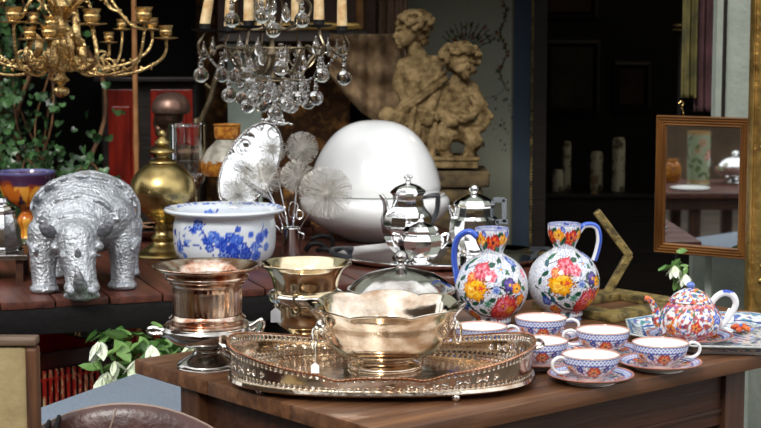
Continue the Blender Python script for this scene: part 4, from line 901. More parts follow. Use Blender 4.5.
# --- RHINOCEROS
rp = Vector((-.640, 3.435, TZ)); k = .00212
t = thing('rhinoceros', 'silver-coloured rhinoceros figure standing head-down on the slatted table', 'figurine', rp, math.radians(9))
E = lambda x, y, z, a, b, c, r=None: ('e', (x*k, y*k, z*k), (a*k, b*k, c*k)) + ((r,) if r else ())
C_ = lambda x, y, z, x2, y2, z2, a, b: ('c', (x*k, y*k, z*k), (x2*k, y2*k, z2*k), a*k, b*k)
pr = [E(2, 62, 74, 50, 60, 41), E(-1, 24, 80, 53, 40, 38), E(-1, 6, 74, 51, 28, 33), E(4, 84, 70, 48, 40, 41), E(0, 24, 62, 46, 36, 28),
      E(-7, -8, 72, 38, 22, 26), E(-9, -22, 66, 30, 16, 20),
      E(-7, -36, 62, 27, 15, 16), C_(-7, -42, 56, -4, -56, 32, 21, 16), C_(-4, -56, 32, -2, -62, 15, 16, 16), E(-2, -66, 13, 18, 10, 11), E(-2, -64, 5, 16, 10, 6),
      C_(-19, -58, 44, 9, -58, 44, 4.5, 4.5), E(-27, -46, 51, 6, 6, 6), E(14, -46, 51, 6, 6, 6), E(-5, -62, 40, 11, 6, 5), E(-13, -60, 34, 6, 6, 5), E(5, -60, 34, 6, 6, 5),
      E(-13, -74, 10, 4.5, 4, 4), E(9, -74, 10, 4.5, 4, 4), C_(-17, -68, 5, 13, -68, 5, 3, 3),
      C_(-41, 4, 60, -42, -2, 26, 17, 13.5), C_(-42, -2, 26, -41, -6, 7, 13, 12.5), E(-41, -11, 4, 15, 14, 6),
      C_(37, 12, 60, 38, 6, 28, 18, 13.5), C_(38, 6, 28, 37, 2, 7, 13, 12.5), E(37, -2, 4, 15, 14, 6),
      C_(-34, 90, 55, -35, 94, 26, 20, 14), C_(-35, 94, 26, -35, 92, 7, 13, 13), E(-35, 89, 4, 14, 14, 6),
      C_(40, 86, 55, 42, 90, 26, 20, 14), C_(42, 90, 26, 42, 88, 7, 13, 13), E(42, 85, 4, 14, 14, 6),
      C_(0, 118, 80, 0, 126, 50, 5, 3)]
# skin folds: shoulder collar, skirt over each front leg, flank
for (cx_, cy_, cz_, ra, rb, rr_, a0, a1) in ((-6, -14, 68, 40, 30, 2.6, .2, PI-.2), (2, 46, 76, 53, 40, 2.6, -.3, PI+.3), (-8, -30, 62, 29, 19, 2.2, .3, PI-.3)):
    for i in range(140):
        a = a0+(a1-a0)*i/139; pr.append(E(cx_+ra*math.cos(a), cy_+math.sin(i*.13)*2, cz_+rb*math.sin(a)+.6*math.sin(i*.21), rr_, rr_*1.6, rr_))
for sx in (-1, 1):
    for i in range(60): a = i/59; pr.append(E(sx*(56-14*abs(a-.5)) - 1, -16+42*a, 49+4*math.sin(a*PI)-6*(1-a), 3, 3.2, 2.6))
for i in range(70):   # soft wrinkles running down the flanks
    a = random.uniform(.1, 3.0); y_ = random.uniform(-4, 40); pr.append(C_(-1+53*math.cos(a), y_, 79+38*math.sin(a), -1+53*math.cos(a+.16), y_+random.uniform(-5, 5), 79+38*math.sin(a+.16), 2.3, 1.4))
blob('body', pr, .0030, M['rhino'], t, 3, disp=[('CLOUDS', .016, .0030), ('CLOUDS', .006, .0018)])
M['ear'] = mat('dark_silvered_ear', (.12, .12, .135), .5, .6, bump=.5, bscale=120)
M['horn'] = mat('silvered_horn', (.42, .43, .45), .4, .8, col2=(.2, .2, .22), scale=60, bump=.6, bscale=120)
for sx, (x, z_) in ((-1, (-30, 66)), (1, (17, 66))):
    bm = bmesh.new(); revolve(bm, [(0, -2*k), (3.5*k, 0), (6.4*k, 4*k), (6.8*k, 8*k), (4.8*k, 13*k), (1.4*k, 17*k), (0, 17.5*k)], 20, (0, 0, 0), sy=.42)
    o = bobj('ear', bm, M['ear'], t); o.rotation_euler = (.15, sx*1.0, 0); o.location = (x*k-sx*2*k, -45*k, (z_-3)*k)
    bm = bmesh.new(); sphere(bm, ((-5+sx*20)*k, -59*k, 43*k), (2.4*k, 2*k, 1.6*k), 10, 8); bobj('eye', bm, M['ear'], t)
bm = bmesh.new(); tube(bm, [(-3*k, -73*k, 15*k), (-4*k, -80*k, 21*k), (-5*k, -83*k, 29*k), (-7*k, -83*k, 37*k)], [8*k, 6*k, 3.6*k, .9*k], 14, 6); bobj('horn', bm, M['horn'], t)
bm = bmesh.new(); tube(bm, [(-5*k, -64*k, 43*k), (-5*k, -68*k, 48*k), (-5*k, -70*k, 52*k)], [4.4*k, 3*k, .9*k], 12, 5); bobj('horn', bm, M['horn'], t)
# ============================================================ MIRROR, GILT FRAME (right)
def frame_moulding(name, w_, h_, fw, prof, m1, m2, parent):
    """four mitred rails; prof = list of (inward offset 0..fw, depth)"""
    for side in range(4):
        bm = bmesh.new()
        A, B = [((-w_/2, -h_/2), (w_/2, -h_/2)), ((w_/2, -h_/2), (w_/2, h_/2)), ((w_/2, h_/2), (-w_/2, h_/2)), ((-w_/2, h_/2), (-w_/2, -h_/2))][side]
        n_ = [(0, 1), (-1, 0), (0, -1), (1, 0)][side]; d_ = [(1, 0), (0, 1), (-1, 0), (0, -1)][side]
        ra = []; rb = []
        for (o_, dp_) in prof:
            ra.append(bm.verts.new((A[0]+n_[0]*o_+d_[0]*o_, -dp_, A[1]+n_[1]*o_+d_[1]*o_))); rb.append(bm.verts.new((B[0]+n_[0]*o_-d_[0]*o_, -dp_, B[1]+n_[1]*o_-d_[1]*o_)))
        for i in range(len(prof)): j = (i+1) % len(prof); bm.faces.new((ra[i], rb[i], rb[j], ra[j]))
        bm.faces.new(ra[::-1]); bm.faces.new(rb)
        bobj(name, bm, m1 if side in (1, 3) else m2, parent, True, auto=50)
# mirror: left edge px 657 (y 115..253), right edge ~px 751 (y 120..269)
A = PY(657.5, 115, 3.98); yaw = math.radians(-35); Bx = None
# width so that the right edge lands on px 752
d = Vector((math.cos(yaw), math.sin(yaw), 0)); kx = (751-CX)/F
wd = (kx*A.y - A.x)/(d.x - kx*d.y); zb = PY(657, 252, 3.98).z; hh = A.z - zb
mc = Vector((A.x, A.y, 0)) + d*(wd/2); mc.z = (A.z+zb)/2
t = thing('wooden_mirror', 'rectangular mirror in reeded orange wood frame hanging before the grey wall', 'mirror', mc, yaw)
fw = .026; prf = [(0, -.004), (0, .004)]
for i in range(4): x0 = i*fw/4; prf += [(x0+.0012, .009-.0012*i), (x0+.003, .0112-.0014*i), (x0+.0048, .009-.0014*i), (x0+.0058, .006-.001*i)]
prf += [(fw, .002), (fw, -.004)]
frame_moulding('frame_rail', wd, hh, fw, prf, M['frame_wood'], M['frame_wood_x'], t)
bm = bmesh.new(); box(bm, (0, .002, 0), (wd-2*fw+.008, .004, hh-2*fw+.008)); gl = bobj('glass', bm, M['mirror_old'], t, False)
bm = bmesh.new()
box(bm, (0, .012, 0), (wd-.03, .006, hh-.03)); bobj('backing', bm, M['darkwood'], t, False)
po = PY(709, 280, 4.02)-mc; po = Matrix.Rotation(-yaw, 3, 'Z') @ Vector((po.x, po.y, 0)); po.y = max(po.y, .022)
bm = bmesh.new(); box(bm, (po.x, po.y, -mc.z/2+.02), (.018, .014, mc.z+.04), bev=.002); box(bm, (po.x, po.y/2+.006, .03), (.03, max(.01, po.y), .03)); box(bm, (po.x, po.y, -mc.z+.01), (.2, .14, .02)); bobj('support_post', bm, M['wall_grey'], t, False)
nM = Vector((math.sin(yaw), -math.cos(yaw), 0))
def RP(px, py, D):      # a point at distance D along the mirrored line of sight
    V = PY(px, py, D); return V - nM*(2*(V-mc).dot(nM))
# the second stall table whose reflection the mirror shows
zT = .65; c0 = RP(708, 190, 6.9); u1 = RP(745, 190, 6.9)-RP(672, 190, 6.9); ang = math.atan2(u1.y, u1.x)
t = thing('side_table', 'small wooden stall table seen only as a reflection in the wooden mirror', 'table', (c0.x, c0.y, 0), ang)
bm = bmesh.new(); box(bm, (0, 0, zT-.012), (.62, .62, .024), bev=.004); bobj('tabletop', bm, M['slat'], t, False)
bm = bmesh.new(); box(bm, (0, 0, zT-.05), (.54, .54, .05)); bobj('apron', bm, M['tableleg'], t, False)
for x in (-.10, .13):
    for y in (-.22, .22): bm = bmesh.new(); box(bm, (x, y, (zT-.03)/2), (.045, .045, zT-.03)); bobj('leg', bm, M['tableleg'], t, False)
p = RP(698, 180, 7.0); r_ = 11.5*7/1600; hV = PY(0, 131, 7.0).z-zT
bm = bmesh.new(); revolve(bm, [(0, 0), (r_*1.05, 0), (r_, .01)] + [(r_, hV*q/40) for q in range(3, 39)] + [(r_*1.02, hV), (r_*.9, hV), (r_*.9, .02), (0, .02)], 120); bmesh.ops.recalc_face_normals(bm, faces=bm.faces)
o = bobj('floral_vase', bm, M['paint'], None, auto=60); o.location = (p.x, p.y, zT); P = Paint(o.data, hx('#8f9a7c'))
for q in range(26): a = random.uniform(0, 6.28); z_ = random.uniform(.03, hV-.02); P.flower((r_*math.cos(a), r_*math.sin(a), z_), random.uniform(.010, .022), random.choice(['#a05a48', '#b98a78', '#7a3a30']), random.choice(['#c9a090', '#d9c0b0', '#6a7a50']), '#a08040', ph=a)
for q in range(30): a = random.uniform(0, 6.28); z_ = random.uniform(.02, hV-.02); P.leaf((r_*math.cos(a), r_*math.sin(a), z_), .018, .007, random.uniform(0, 3), random.choice(['#4a5a38', '#5a6a40']))
P.band(0, .022, '#a8875a'); P.band(hV-.012, hV+.01, '#a8875a'); P.done(); tag(o, 'cylindrical floral vase seen reflected in the wooden mirror', 'vase')
p = RP(690, 186, 6.75); o = lathe('reflected_plate', [(0, 0), (.06, 0), (.085, .008), (.082, .010), (.058, .003), (0, .003)], M['porcelain'], None, 40); o.location = (p.x, p.y, zT); o.name = 'round_plate'; tag(o, 'pale round plate seen reflected in the wooden mirror, left of the silver', 'plate')
p = RP(735, 172, 7.05); t2 = thing('silver_tureen', 'squat silver tureen seen reflected at the right of the wooden mirror', 'tureen', (p.x, p.y, zT))
lathe('tureen_bowl', [(0, 0), (.05, 0), (.05, .006), (.02, .015), (.06, .03), (.09, .055), (.095, .075), (.085, .08), (0, .08)], M['silver_clean'], t2, 32, 1.0, sm=2)
lathe('lid', [(.085, .08), (.07, .10), (.04, .115), (.012, .12), (.018, .135), (0, .145)], M['silver_clean'], t2, 32, 1.0, sm=2)
p = RP(672, 170, 7.1); o = lathe('amber_jar', [(0, 0), (.03, 0), (.04, .03), (.038, .07), (.025, .09), (.028, .10), (0, .10)], M['amber'], None, 24, 1.0, sm=2); o.location = (p.x, p.y, zT); tag(o, 'small amber jar seen reflected at the left of the wooden mirror', 'jar')
# small hook shape for the point of light above the mirror's left end
p = PY(681, 105, 3.97)
# big gilt frame at right edge
gx = PY(745.5, 325, 3.62); g0 = PY(757, 0, 3.62)
gc = Vector((gx.x, 3.62, gx.z)); H_ = 1.35; W_ = .9
t = thing('carved_gilt_frame', 'big carved gilt frame cut off by the right edge of the photo', 'picture frame', gc + Vector((W_/2+.0, .0, H_/2)), 0)
lean = math.atan2(g0.x-gx.x, g0.z-gx.z)*.9; t.rotation_euler = (math.radians(-3), lean, 0); t.location = gc + Vector((W_/2*math.cos(lean)+H_/2*math.sin(lean), .035, H_/2*math.cos(lean)-W_/2*math.sin(lean)*.0))
prf = [(0, -.02), (0, .012), (.004, .018), (.008, .012), (.012, .014), (.020, .032), (.045, .040), (.070, .028), (.080, .012), (.086, .016), (.092, .010), (.096, .004), (.096, -.02)]
frame_moulding('frame_rail', W_, H_, .096, prf, M['gilt'], M['gilt'], t)
bm = bmesh.new()
for i in range(44):
    z_ = -H_/2+.03+i*(H_-.06)/43; x_ = -W_/2+.045+.012*math.sin(i*1.9)
    sphere(bm, (x_, -.040, z_), (.011, .008, .009), 10, 8, (0, i, 0)); sphere(bm, (x_+.014*math.cos(i*1.3), -.038, z_+.012), (.006, .006, .010), 8, 6, (0, i*.7, 0))
bobj('carved_ornament', bm, M['gilt'], t)
bm = bmesh.new(); box(bm, (0, .012, 0), (W_-.15, .01, H_-.15)); bobj('backing', bm, M['dark'], t, False)
# the frame stands on a low wooden crate by the pier
zc0 = gc.z - .006
t = thing('wooden_crate', 'pale painted crate carrying the big gilt frame, behind the table', 'crate', (gc.x+.45, 3.66, 0))
bm = bmesh.new(); box(bm, (0, 0, zc0/2-.01), (.80, .26, zc0-.02)); 
for zz in (.08, .22, .36): box(bm, (0, -.135, zz), (.80, .012, .10), bev=.003)
bobj('crate_side', bm, M['wall_grey'], t, False); bm = bmesh.new(); box(bm, (0, 0, zc0-.009), (.84, .30, .018), bev=.003); bobj('lid', bm, M['wall_grey'], t, False)

# ============================================================ CANDELABRA CHANDELIER (brass, left)
D0 = 3.90; k = D0/1600
cc = PY(60, 45, D0); t = thing('brass_candelabra', 'ornate brass candelabra chandelier hanging at the upper left over the ivy', 'chandelier', cc)
L0 = lambda px, py, dy=0: PY(px, py, D0+dy) - cc
zz = lambda py: L0(60, py).z/k
lathe('column', [(0, zz(98)), (2.5, zz(97)), (6, zz(95)), (8, zz(91)), (7, zz(88)), (3, zz(86)), (5, zz(83)), (8.5, zz(80)), (5, zz(76)), (4, zz(73)), (8, zz(70)), (10, zz(65)), (11.5, zz(52)), (11.5, zz(40)), (7, zz(36)), (10, zz(32)), (12, zz(28)), (8, zz(24)), (6, zz(18)), (9, zz(12)), (12, zz(6)), (8, zz(0)), (5, zz(-6)), (8, zz(-16)), (4, zz(-26)), (0, zz(-28))], M['brass_ch'], t, 28, k, sm=2, rmod=lambda a, z: 1+.07*math.cos(a*8))
bm = bmesh.new(); ztop = 2.30-cc.z
for i in range(int((ztop-zz(-28)*k)/.028)+1):
    z_ = zz(-28)*k + i*.028+.01; r_ = .011
    tube(bm, [(r_*math.cos(a*PI/6)*(1 if i % 2 else .1)*1, r_*math.cos(a*PI/6)*(.1 if i % 2 else 1), z_+.018*math.sin(a*PI/6)) for a in range(13)], .0022, 6, caps=False)
bobj('chain', bm, M['brass_ch'], t)
def cup_at(p, w_, h_, parent, pan=1.6):
    q = thing if False else None
    lathe_prof = [(0, -2), (2, -1), (w_*.55, 0), (w_*pan, 1.0), (w_*pan*1.03, 2.0), (w_*pan*.96, 2.4), (w_*.7, 2.0), (w_*.62, 3.2), (w_*.8, 4.2), (w_*.9, h_*.6), (w_*.78, h_*.72), (w_*.98, h_), (w_*1.02, h_+1), (w_*.8, h_+1), (w_*.7, 5), (0, 4.4)]
    o = lathe('candle_cup', lathe_prof, M['brass_ch'], parent, 24, k); o.location = p; return o
arms = [  # cup base px, py (pan level), depth offset, cup half width, cup height, control droops
    (166, 39, -.02, 7.5, 13), (152, 30, .10, 6.5, 12), (144, 23, -.09, 9, 15), (109, 43, .16, 6, 11), (92, 25, -.17, 9, 15), (50, 40, -.20, 9, 14), (14, 23, -.14, 9, 15), (-20, 36, -.05, 8, 13), (-34, 30, .10, 8, 13), (-8, 44, .15, 6, 11), (34, 24, .18, 6, 12), (64, 22, .20, 6, 12), (76, 8, .12, 6, 12), (52, 30, -.12, 8, 13), (122, 30, .19, 6, 11), (30, 40, -.19, 7, 12)]
for i, (px, py, dy, cw, ch) in enumerate(arms):
    e_ = L0(px, py+1, dy); far = px-60; side = 1 if far > 0 else -1; low = 74 if i % 2 == 0 else 66
    f = lambda s_, py_: L0(60+far*s_, py_, dy*s_)
    bm = bmesh.new()
    pts = [f(.06, 50), f(.14, 58), f(.38, low), f(.68, low-1), f(.92, low-12), f(1.0, py+12), e_]
    if abs(far) < 40: pts = [f(.1, 56), f(.6, 70), f(1.0, 66), f(1.15, 54), e_]
    tube(bm, pts, [2.4*k, 2.2*k, 1.8*k, 1.7*k, 1.6*k, 1.5*k, 1.6*k][:len(pts)] if len(pts) == 7 else [2.2*k]*len(pts), 8, 8)
    # leafy scroll on the arm
    c1 = f(.45, low-9); u_ = (f(.5, low-9)-f(.4, low-9)).normalized()
    tube(bm, [c1 + u_*(7-.55*a)*k*math.cos(a*.75) + Vector((0, 0, (7-.55*a)*k*math.sin(a*.75))) for a in range(11)], [1.5*k*(1-.05*a) for a in range(11)], 6, 3)
    for q in range(9):
        s_ = .15+.8*q/9; c1 = f(s_, low-2-6*abs(s_-.5)); sphere(bm, c1+Vector((0, 0, 2.2*k)), (2.6*k, 1.8*k, 1.6*k), 8, 5, (0, q, 0))
    bobj('arm', bm, M['brass_ch'], t); cup_at(e_ + Vector((0, 0, .5*k)), cw, ch, t)
# upper scrolls from the column top
bm = bmesh.new()
for i, (px, py, dy) in enumerate(((100, -6, -.1), (118, 12, -.05), (30, 2, -.1), (6, -4, .05), (86, -2, .1), (45, -8, -.15))):
    far = px-60; pts = [L0(60+far*.08, 20, 0), L0(60+far*.35, 2, dy*.5), L0(60+far*.7, -10, dy*.8), L0(60+far*1.05, py+2, dy), L0(60+far*1.25, py+14, dy), L0(60+far*1.5, py+18, dy)]
    tube(bm, pts, [2.2*k, 2*k, 1.8*k, 1.8*k, 1.6*k, 1.2*k], 8, 8)
    for q in range(6): sphere(bm, pts[2].lerp(pts[4], q/5)+Vector((0, 0, (2-q*.3)*k)), (2.4*k, 1.6*k, 1.5*k), 8, 5, (0, q, 0))
bobj('upper_scroll', bm, M['brass_ch'], t)
# acanthus clasps hanging on the column
for (px, py0, py1) in ((52, 38, 80), (76, 14, 56), (82, 40, 72), (38, 36, 62), (70, 30, 66)):
    bm = bmesh.new(); tube(bm, [L0(px, py0, -.03), L0(px+1, (py0+py1)/2, -.06), L0(px+(px-60)*.15, py1, -.03)], [2.2*k, 2.9*k, 1.1*k], 8, 8, flat=(1.3, .7)); 
    for q in range(6): sphere(bm, L0(px+(2 if q % 2 else -2), py0+(py1-py0)*q/6, -.05), (2.4*k, 1.8*k, 2.6*k), 8, 5)
    bobj('acanthus_leaf', bm, M['brass_ch'], t)

# ============================================================ CRYSTAL CHANDELIER
D0 = 3.92; k = D0/1600; cc = PY(272, 35, D0)
t = thing('crystal_chandelier', 'crystal chandelier with candle sleeves and hanging glass balls, top centre', 'chandelier', cc)
L0 = lambda px, py, dy=0: PY(px, py, D0+dy) - cc
zz = lambda py: L0(272, py).z/k
M['arm_br'] = mat('dark_gold_arm', (.24, .19, .12), .28, .9, col2=(.12, .09, .06), scale=40)
lathe('column', [(0, zz(84)), (3, zz(82)), (5, zz(78)), (2, zz(74)), (2, zz(66)), (5, zz(60)), (7, zz(54)), (3, zz(48)), (2.5, zz(36)), (6, zz(28)), (3, zz(20)), (2.5, zz(0)), (5, zz(-10)), (0, zz(-14))], M['arm_br'], t, 24, k, sm=2)
bm = bmesh.new(); ztop = 2.30-cc.z; zb_ = zz(-14)*k; tube(bm, [(0, 0, zb_-.01), (0, 0, ztop+.001)], .004, 8); bobj('rod', bm, M['arm_br'], t)
cand = [(205, -.10, 25, .18), (229, .10, 27, .05), (249, -.15, 22, 0), (296, .14, 22, 0), (319, -.12, 21, .0), (342, .05, 27, 0), (262, .19, 26, 0), (283, -.19, -14, 0)]
for i, (px, dy, yb, lean_) in enumerate(cand[:7]):
    far = px-272; e_ = L0(px, yb+6, dy)
    f = lambda s_, py_: L0(272+far*s_, py_, dy*s_)
    bm = bmesh.new(); pts = [f(.03, 50), f(.15, 66), f(.4, 74), f(.55, 60), f(.75, 46), f(1.0, 56), f(1.10, 46), f(1.03, 36), e_]
    tube(bm, pts, 1.5*k, 8, 8); tube(bm, [f(.42, 48), f(.35, 58), f(.5, 68), f(.62, 58), f(.52, 50)], 1.0*k, 6, 6); bobj('arm', bm, M['arm_br'], t)
    o = lathe('drip_pan', [(0, -1), (10, 0), (13, 1.5), (13.4, 2.4), (12, 2.2), (6, 1), (5.4, 2.5), (5.4, 7), (4, 7.4), (0, 7.2)], M['iron'], t, 32, k); o.location = e_
    ax = Vector((lean_, 0, 1)).normalized(); 
    bm = bmesh.new(); q0 = e_+Vector((0, 0, 6.5*k)); tube(bm, [q0, q0+ax*27*k], [5.2*k, 4.6*k], 20); bobj('candle_sleeve', bm, M['candle_sleeve'], t)
    bm = bmesh.new(); q1 = q0+ax*33*k; sphere(bm, q1, (4.6*k, 4.6*k, 7*k), 16, 10); bobj('bulb', bm, M['bulb'], t)
# upper crown arms
bm = bmesh.new()
for i in range(6):
    a = i*PI/3+.3; c_, s_ = math.cos(a), math.sin(a); P_ = lambda r, py: Vector((c_*r*k, s_*r*k, zz(py)*k))
    tube(bm, [P_(2, 24), P_(18, 30), P_(34, 22), P_(40, 6), P_(28, -6), P_(20, -2)], 1.4*k, 6, 6)
bobj('crown_scrolls', bm, M['arm_br'], t)
def drop_mesh():
    """faceted ball hung under two small beads, origin at top"""
    bm = bmesh.new(); r = 7.6*k; sphere(bm, (0, 0, -25*k), r, 14, 9); sphere(bm, (0, 0, -14.5*k), (2.8*k, 2.8*k, 3.2*k), 8, 6); sphere(bm, (0, 0, -8.5*k), (2.3*k, 2.3*k, 2.6*k), 8, 6); sphere(bm, (0, 0, -3.5*k), (3.4*k, 3.4*k, 2.2*k), 8, 6)
    me = bpy.data.meshes.new('glass_ball'); bmesh.ops.recalc_face_normals(bm, faces=bm.faces); bm.to_mesh(me); bm.free(); me.materials.append(M['glass']); return me
def pear_mesh():
    bm = bmesh.new(); revolve(bm, [(0, 0), (1.6*k, -1*k), (1.2*k, -3*k), (3.4*k, -7*k), (5*k, -12*k), (4.2*k, -16*k), (1.8*k, -18.5*k), (0, -19*k)], 8, (0, 0, 0), sy=.6)
    me = bpy.data.meshes.new('pear_drop'); bmesh.ops.recalc_face_normals(bm, faces=bm.faces); bm.to_mesh(me); bm.free(); me.materials.append(M['glass']); return me
dm, pm = drop_mesh(), pear_mesh()
balls = [(201, 75, -.10), (222, 75, .08), (249, 74, -.12), (281, 68, -.16), (322, 75, -.12), (344, 78, .03), (229, 95, -.03), (242, 98, .05), (255, 99, -.10), (262, 105, .08), (270, 99, .12), (291, 106, -.02), (301, 98, -.08), (316, 98, .04), (275, 113, -.05), (284, 100, .1), (232, 20, -.13), (262, 16, -.17), (273, 30, -.19), (302, 20, -.15), (287, 104, -.12), (308, 102, .1), (248, 106, .02), (298, 70, .12), (264, 70, .12), (236, 76, .12)]
tip = thing
for (px, py, dy) in balls:
    o = link('glass_ball', dm, None, t, True); o.location = L0(px, py, dy)+Vector((0, 0, 25*k))
pears = [(213, 45, -.1), (204, 50, -.1), (240, 44, -.1), (258, 46, -.14), (247, 48, .1), (236, 55, .1), (226, 52, .05), (250, 62, -.08), (316, 45, -.12), (328, 46, -.1), (344, 50, .05), (337, 48, .05), (300, 48, .12), (320, 60, -.12), (256, 6, -.15), (268, 8, -.18), (286, 12, -.18), (274, 4, -.18), (248, 52, -.04), (258, 60, .04), (240, 62, .0), (286, 54, -.13), (278, 56, -.1), (262, 56, -.1), (304, 60, -.05), (294, 84, -.02), (284, 84, .03), (270, 84, -.05), (262, 84, .02), (250, 82, .0), (240, 78, -.02), (304, 84, .02), (275, 92, -.07), (281, 90, .06), (268, 94, .05), (320, 52, .03)]
for (px, py, dy) in pears:
    o = link('pear_drop', pm, None, t, True); o.location = L0(px, py, dy)+Vector((0, 0, 9*k)); o.rotation_euler.z = random.uniform(0, 3)
# bead strings that carry the lower drops
bm = bmesh.new()
for (a, b) in (((205, 50, -.1), (222, 70, -.03)), ((222, 70, -.03), (262, 84, 0)), ((262, 84, 0), (290, 84, 0)), ((290, 84, 0), (318, 74, .02)), ((318, 74, .02), (340, 48, .04)), ((240, 44, -.1), (262, 84, 0)), ((316, 44, -.12), (290, 84, 0)), ((250, 60, .1), (262, 84, 0)), ((296, 50, .12), (290, 84, 0))):
    p0, p1 = L0(*a), L0(*b)
    for q in range(9): tt = q/8; sphere(bm, p0.lerp(p1, tt)-Vector((0, 0, math.sin(tt*PI)*3*k)), 1.6*k, 8, 6)
bobj('bead_strings', bm, M['glass'], t)
tubes('basket_ring', [([(30*k*math.cos(a*PI/12), 30*k*math.sin(a*PI/12), zz(80)*k) for a in range(25)], 1.0*k), ([(62*k*math.cos(a*PI/12), 45*k*math.sin(a*PI/12), zz(48)*k) for a in range(25)], .9*k)], M['arm_br'], t, 6, 2)
tubes('spoke', [([(0, 0, zz(78)*k), (30*k*math.cos(a*PI/3), 30*k*math.sin(a*PI/3), zz(80)*k)], .9*k) for a in range(6)], M['arm_br'], t, 6, 2)
# ============================================================ STONE CHILDREN
D0 = 5.0; k = D0/1600; sc0 = PY(440, 158, D0); sc0.y += .02
my = lambda py: py if py < 122 else 122+(py-122)*.58
E = lambda px, py, dz, a, b, c, r=None: ('e', tuple(PY(px, my(py), D0)-sc0 + Vector((0, -dz*k, 0))), (a*k, b*k, c*k)) + ((r,) if r else ())
C_ = lambda px, py, dz, px2, py2, dz2, a, b: ('c', tuple(PY(px, my(py), D0)-sc0 + Vector((0, -dz*k, 0))), tuple(PY(px2, my(py2), D0)-sc0 + Vector((0, -dz2*k, 0))), a*k, b*k)
t = thing('stone_children', 'ochre stone statue of two curly-haired children standing close together on a plinth', 'statue', sc0)
# taller child: head turned to the left, left knee lifted behind drapery
pr = [E(414, 28, 0, 15, 15, 15), E(406, 37, 5, 10, 10, 9), E(395.5, 36.5, 6, 3.2, 3, 2.6), C_(398, 30, 7, 395.5, 36, 7, 1.8, 2.4), E(397.5, 41, 6, 2.8, 4, 1.4), E(397.8, 43.6, 6, 2.6, 4, 1.4), E(401, 47, 5, 4.5, 5, 3.4), E(399, 29, 6, 4, 7, 2.4), E(421, 38, 8, 3, 2.5, 4), E(404, 42, 10, 4.5, 4.5, 4.5),
      C_(413, 46, 0, 418, 58, -2, 8.5, 10), C_(412, 66, -2, 432, 66, -4, 11, 11), E(419, 80, -1, 20, 14, 18), E(417, 100, 0, 18, 14, 18), E(414, 118, 0, 19, 15, 16),
      C_(434, 64, 0, 437, 88, 6, 9, 7.5), C_(437, 88, 6, 431, 108, 12, 7.2, 5.5), E(430, 113, 13, 5.5, 5, 6), C_(433, 116, 14, 430, 124, 14, 2.2, 1.7), C_(429, 117, 15, 426, 125, 15, 2.2, 1.7), C_(426, 115, 14, 422, 122, 15, 2, 1.6), C_(431, 117, 15, 428, 126, 15, 2.2, 1.7), C_(435, 112, 13, 437, 119, 15, 2, 1.6),
      C_(404, 66, 0, 398, 84, 6, 8, 7), C_(398, 84, 6, 404, 98, 12, 6.5, 5), E(406, 101, 13, 5, 5, 5),
      C_(405, 120, 4, 388, 116, 16, 13, 10), C_(388, 116, 16, 392, 150, 10, 9, 6), C_(421, 124, 0, 424, 152, 4, 12, 9), C_(424, 152, 4, 426, 178, 2, 8, 6), E(427, 182, 8, 6, 11, 4), C_(392, 150, 10, 396, 178, 6, 6.5, 5.5), E(395, 182, 10, 6, 11, 4)]
for (a, b) in (((444, 72), (402, 104)), ((446, 78), (398, 110)), ((440, 84), (396, 116)), ((402, 104), (384, 122)), ((398, 110), (388, 134)), ((408, 106), (400, 140)), ((414, 108), (410, 146))):
    pr.append(C_(a[0], a[1], 14, b[0], b[1], 15, 2.6, 3.2))
for i in range(14):
    x0 = 398+i*2.6; pr.append(C_(x0+4, 112, 12-abs(i-7)*.6, x0-2+4*math.sin(i), 182, 8+3*math.sin(i*2), 3.4, 4.2))
pr.append(C_(412, 120, 0, 412, 182, 0, 16, 15))
random.seed(11)
for i in range(80):      # curls
    a = random.uniform(0, 2*PI); b = random.uniform(-.35, 1.3); x = 415+18.5*math.cos(a)*math.cos(b); dz = 17*math.sin(a)*math.cos(b); y = 25-13.5*math.sin(b)
    if x < 406 and y > 24 : continue
    pr.append(E(x, y, dz, random.uniform(2.8, 4.4), 4.4, random.uniform(2.6, 3.8)))
for y in (24, 30, 36, 42): pr.append(E(427-(y-24)*.15, y, 5, 4.5, 5, 4))
stA = blob('taller_child', pr, .0028, M['stone'], t, 1, disp=[('CLOUDS', .010, .0025)])
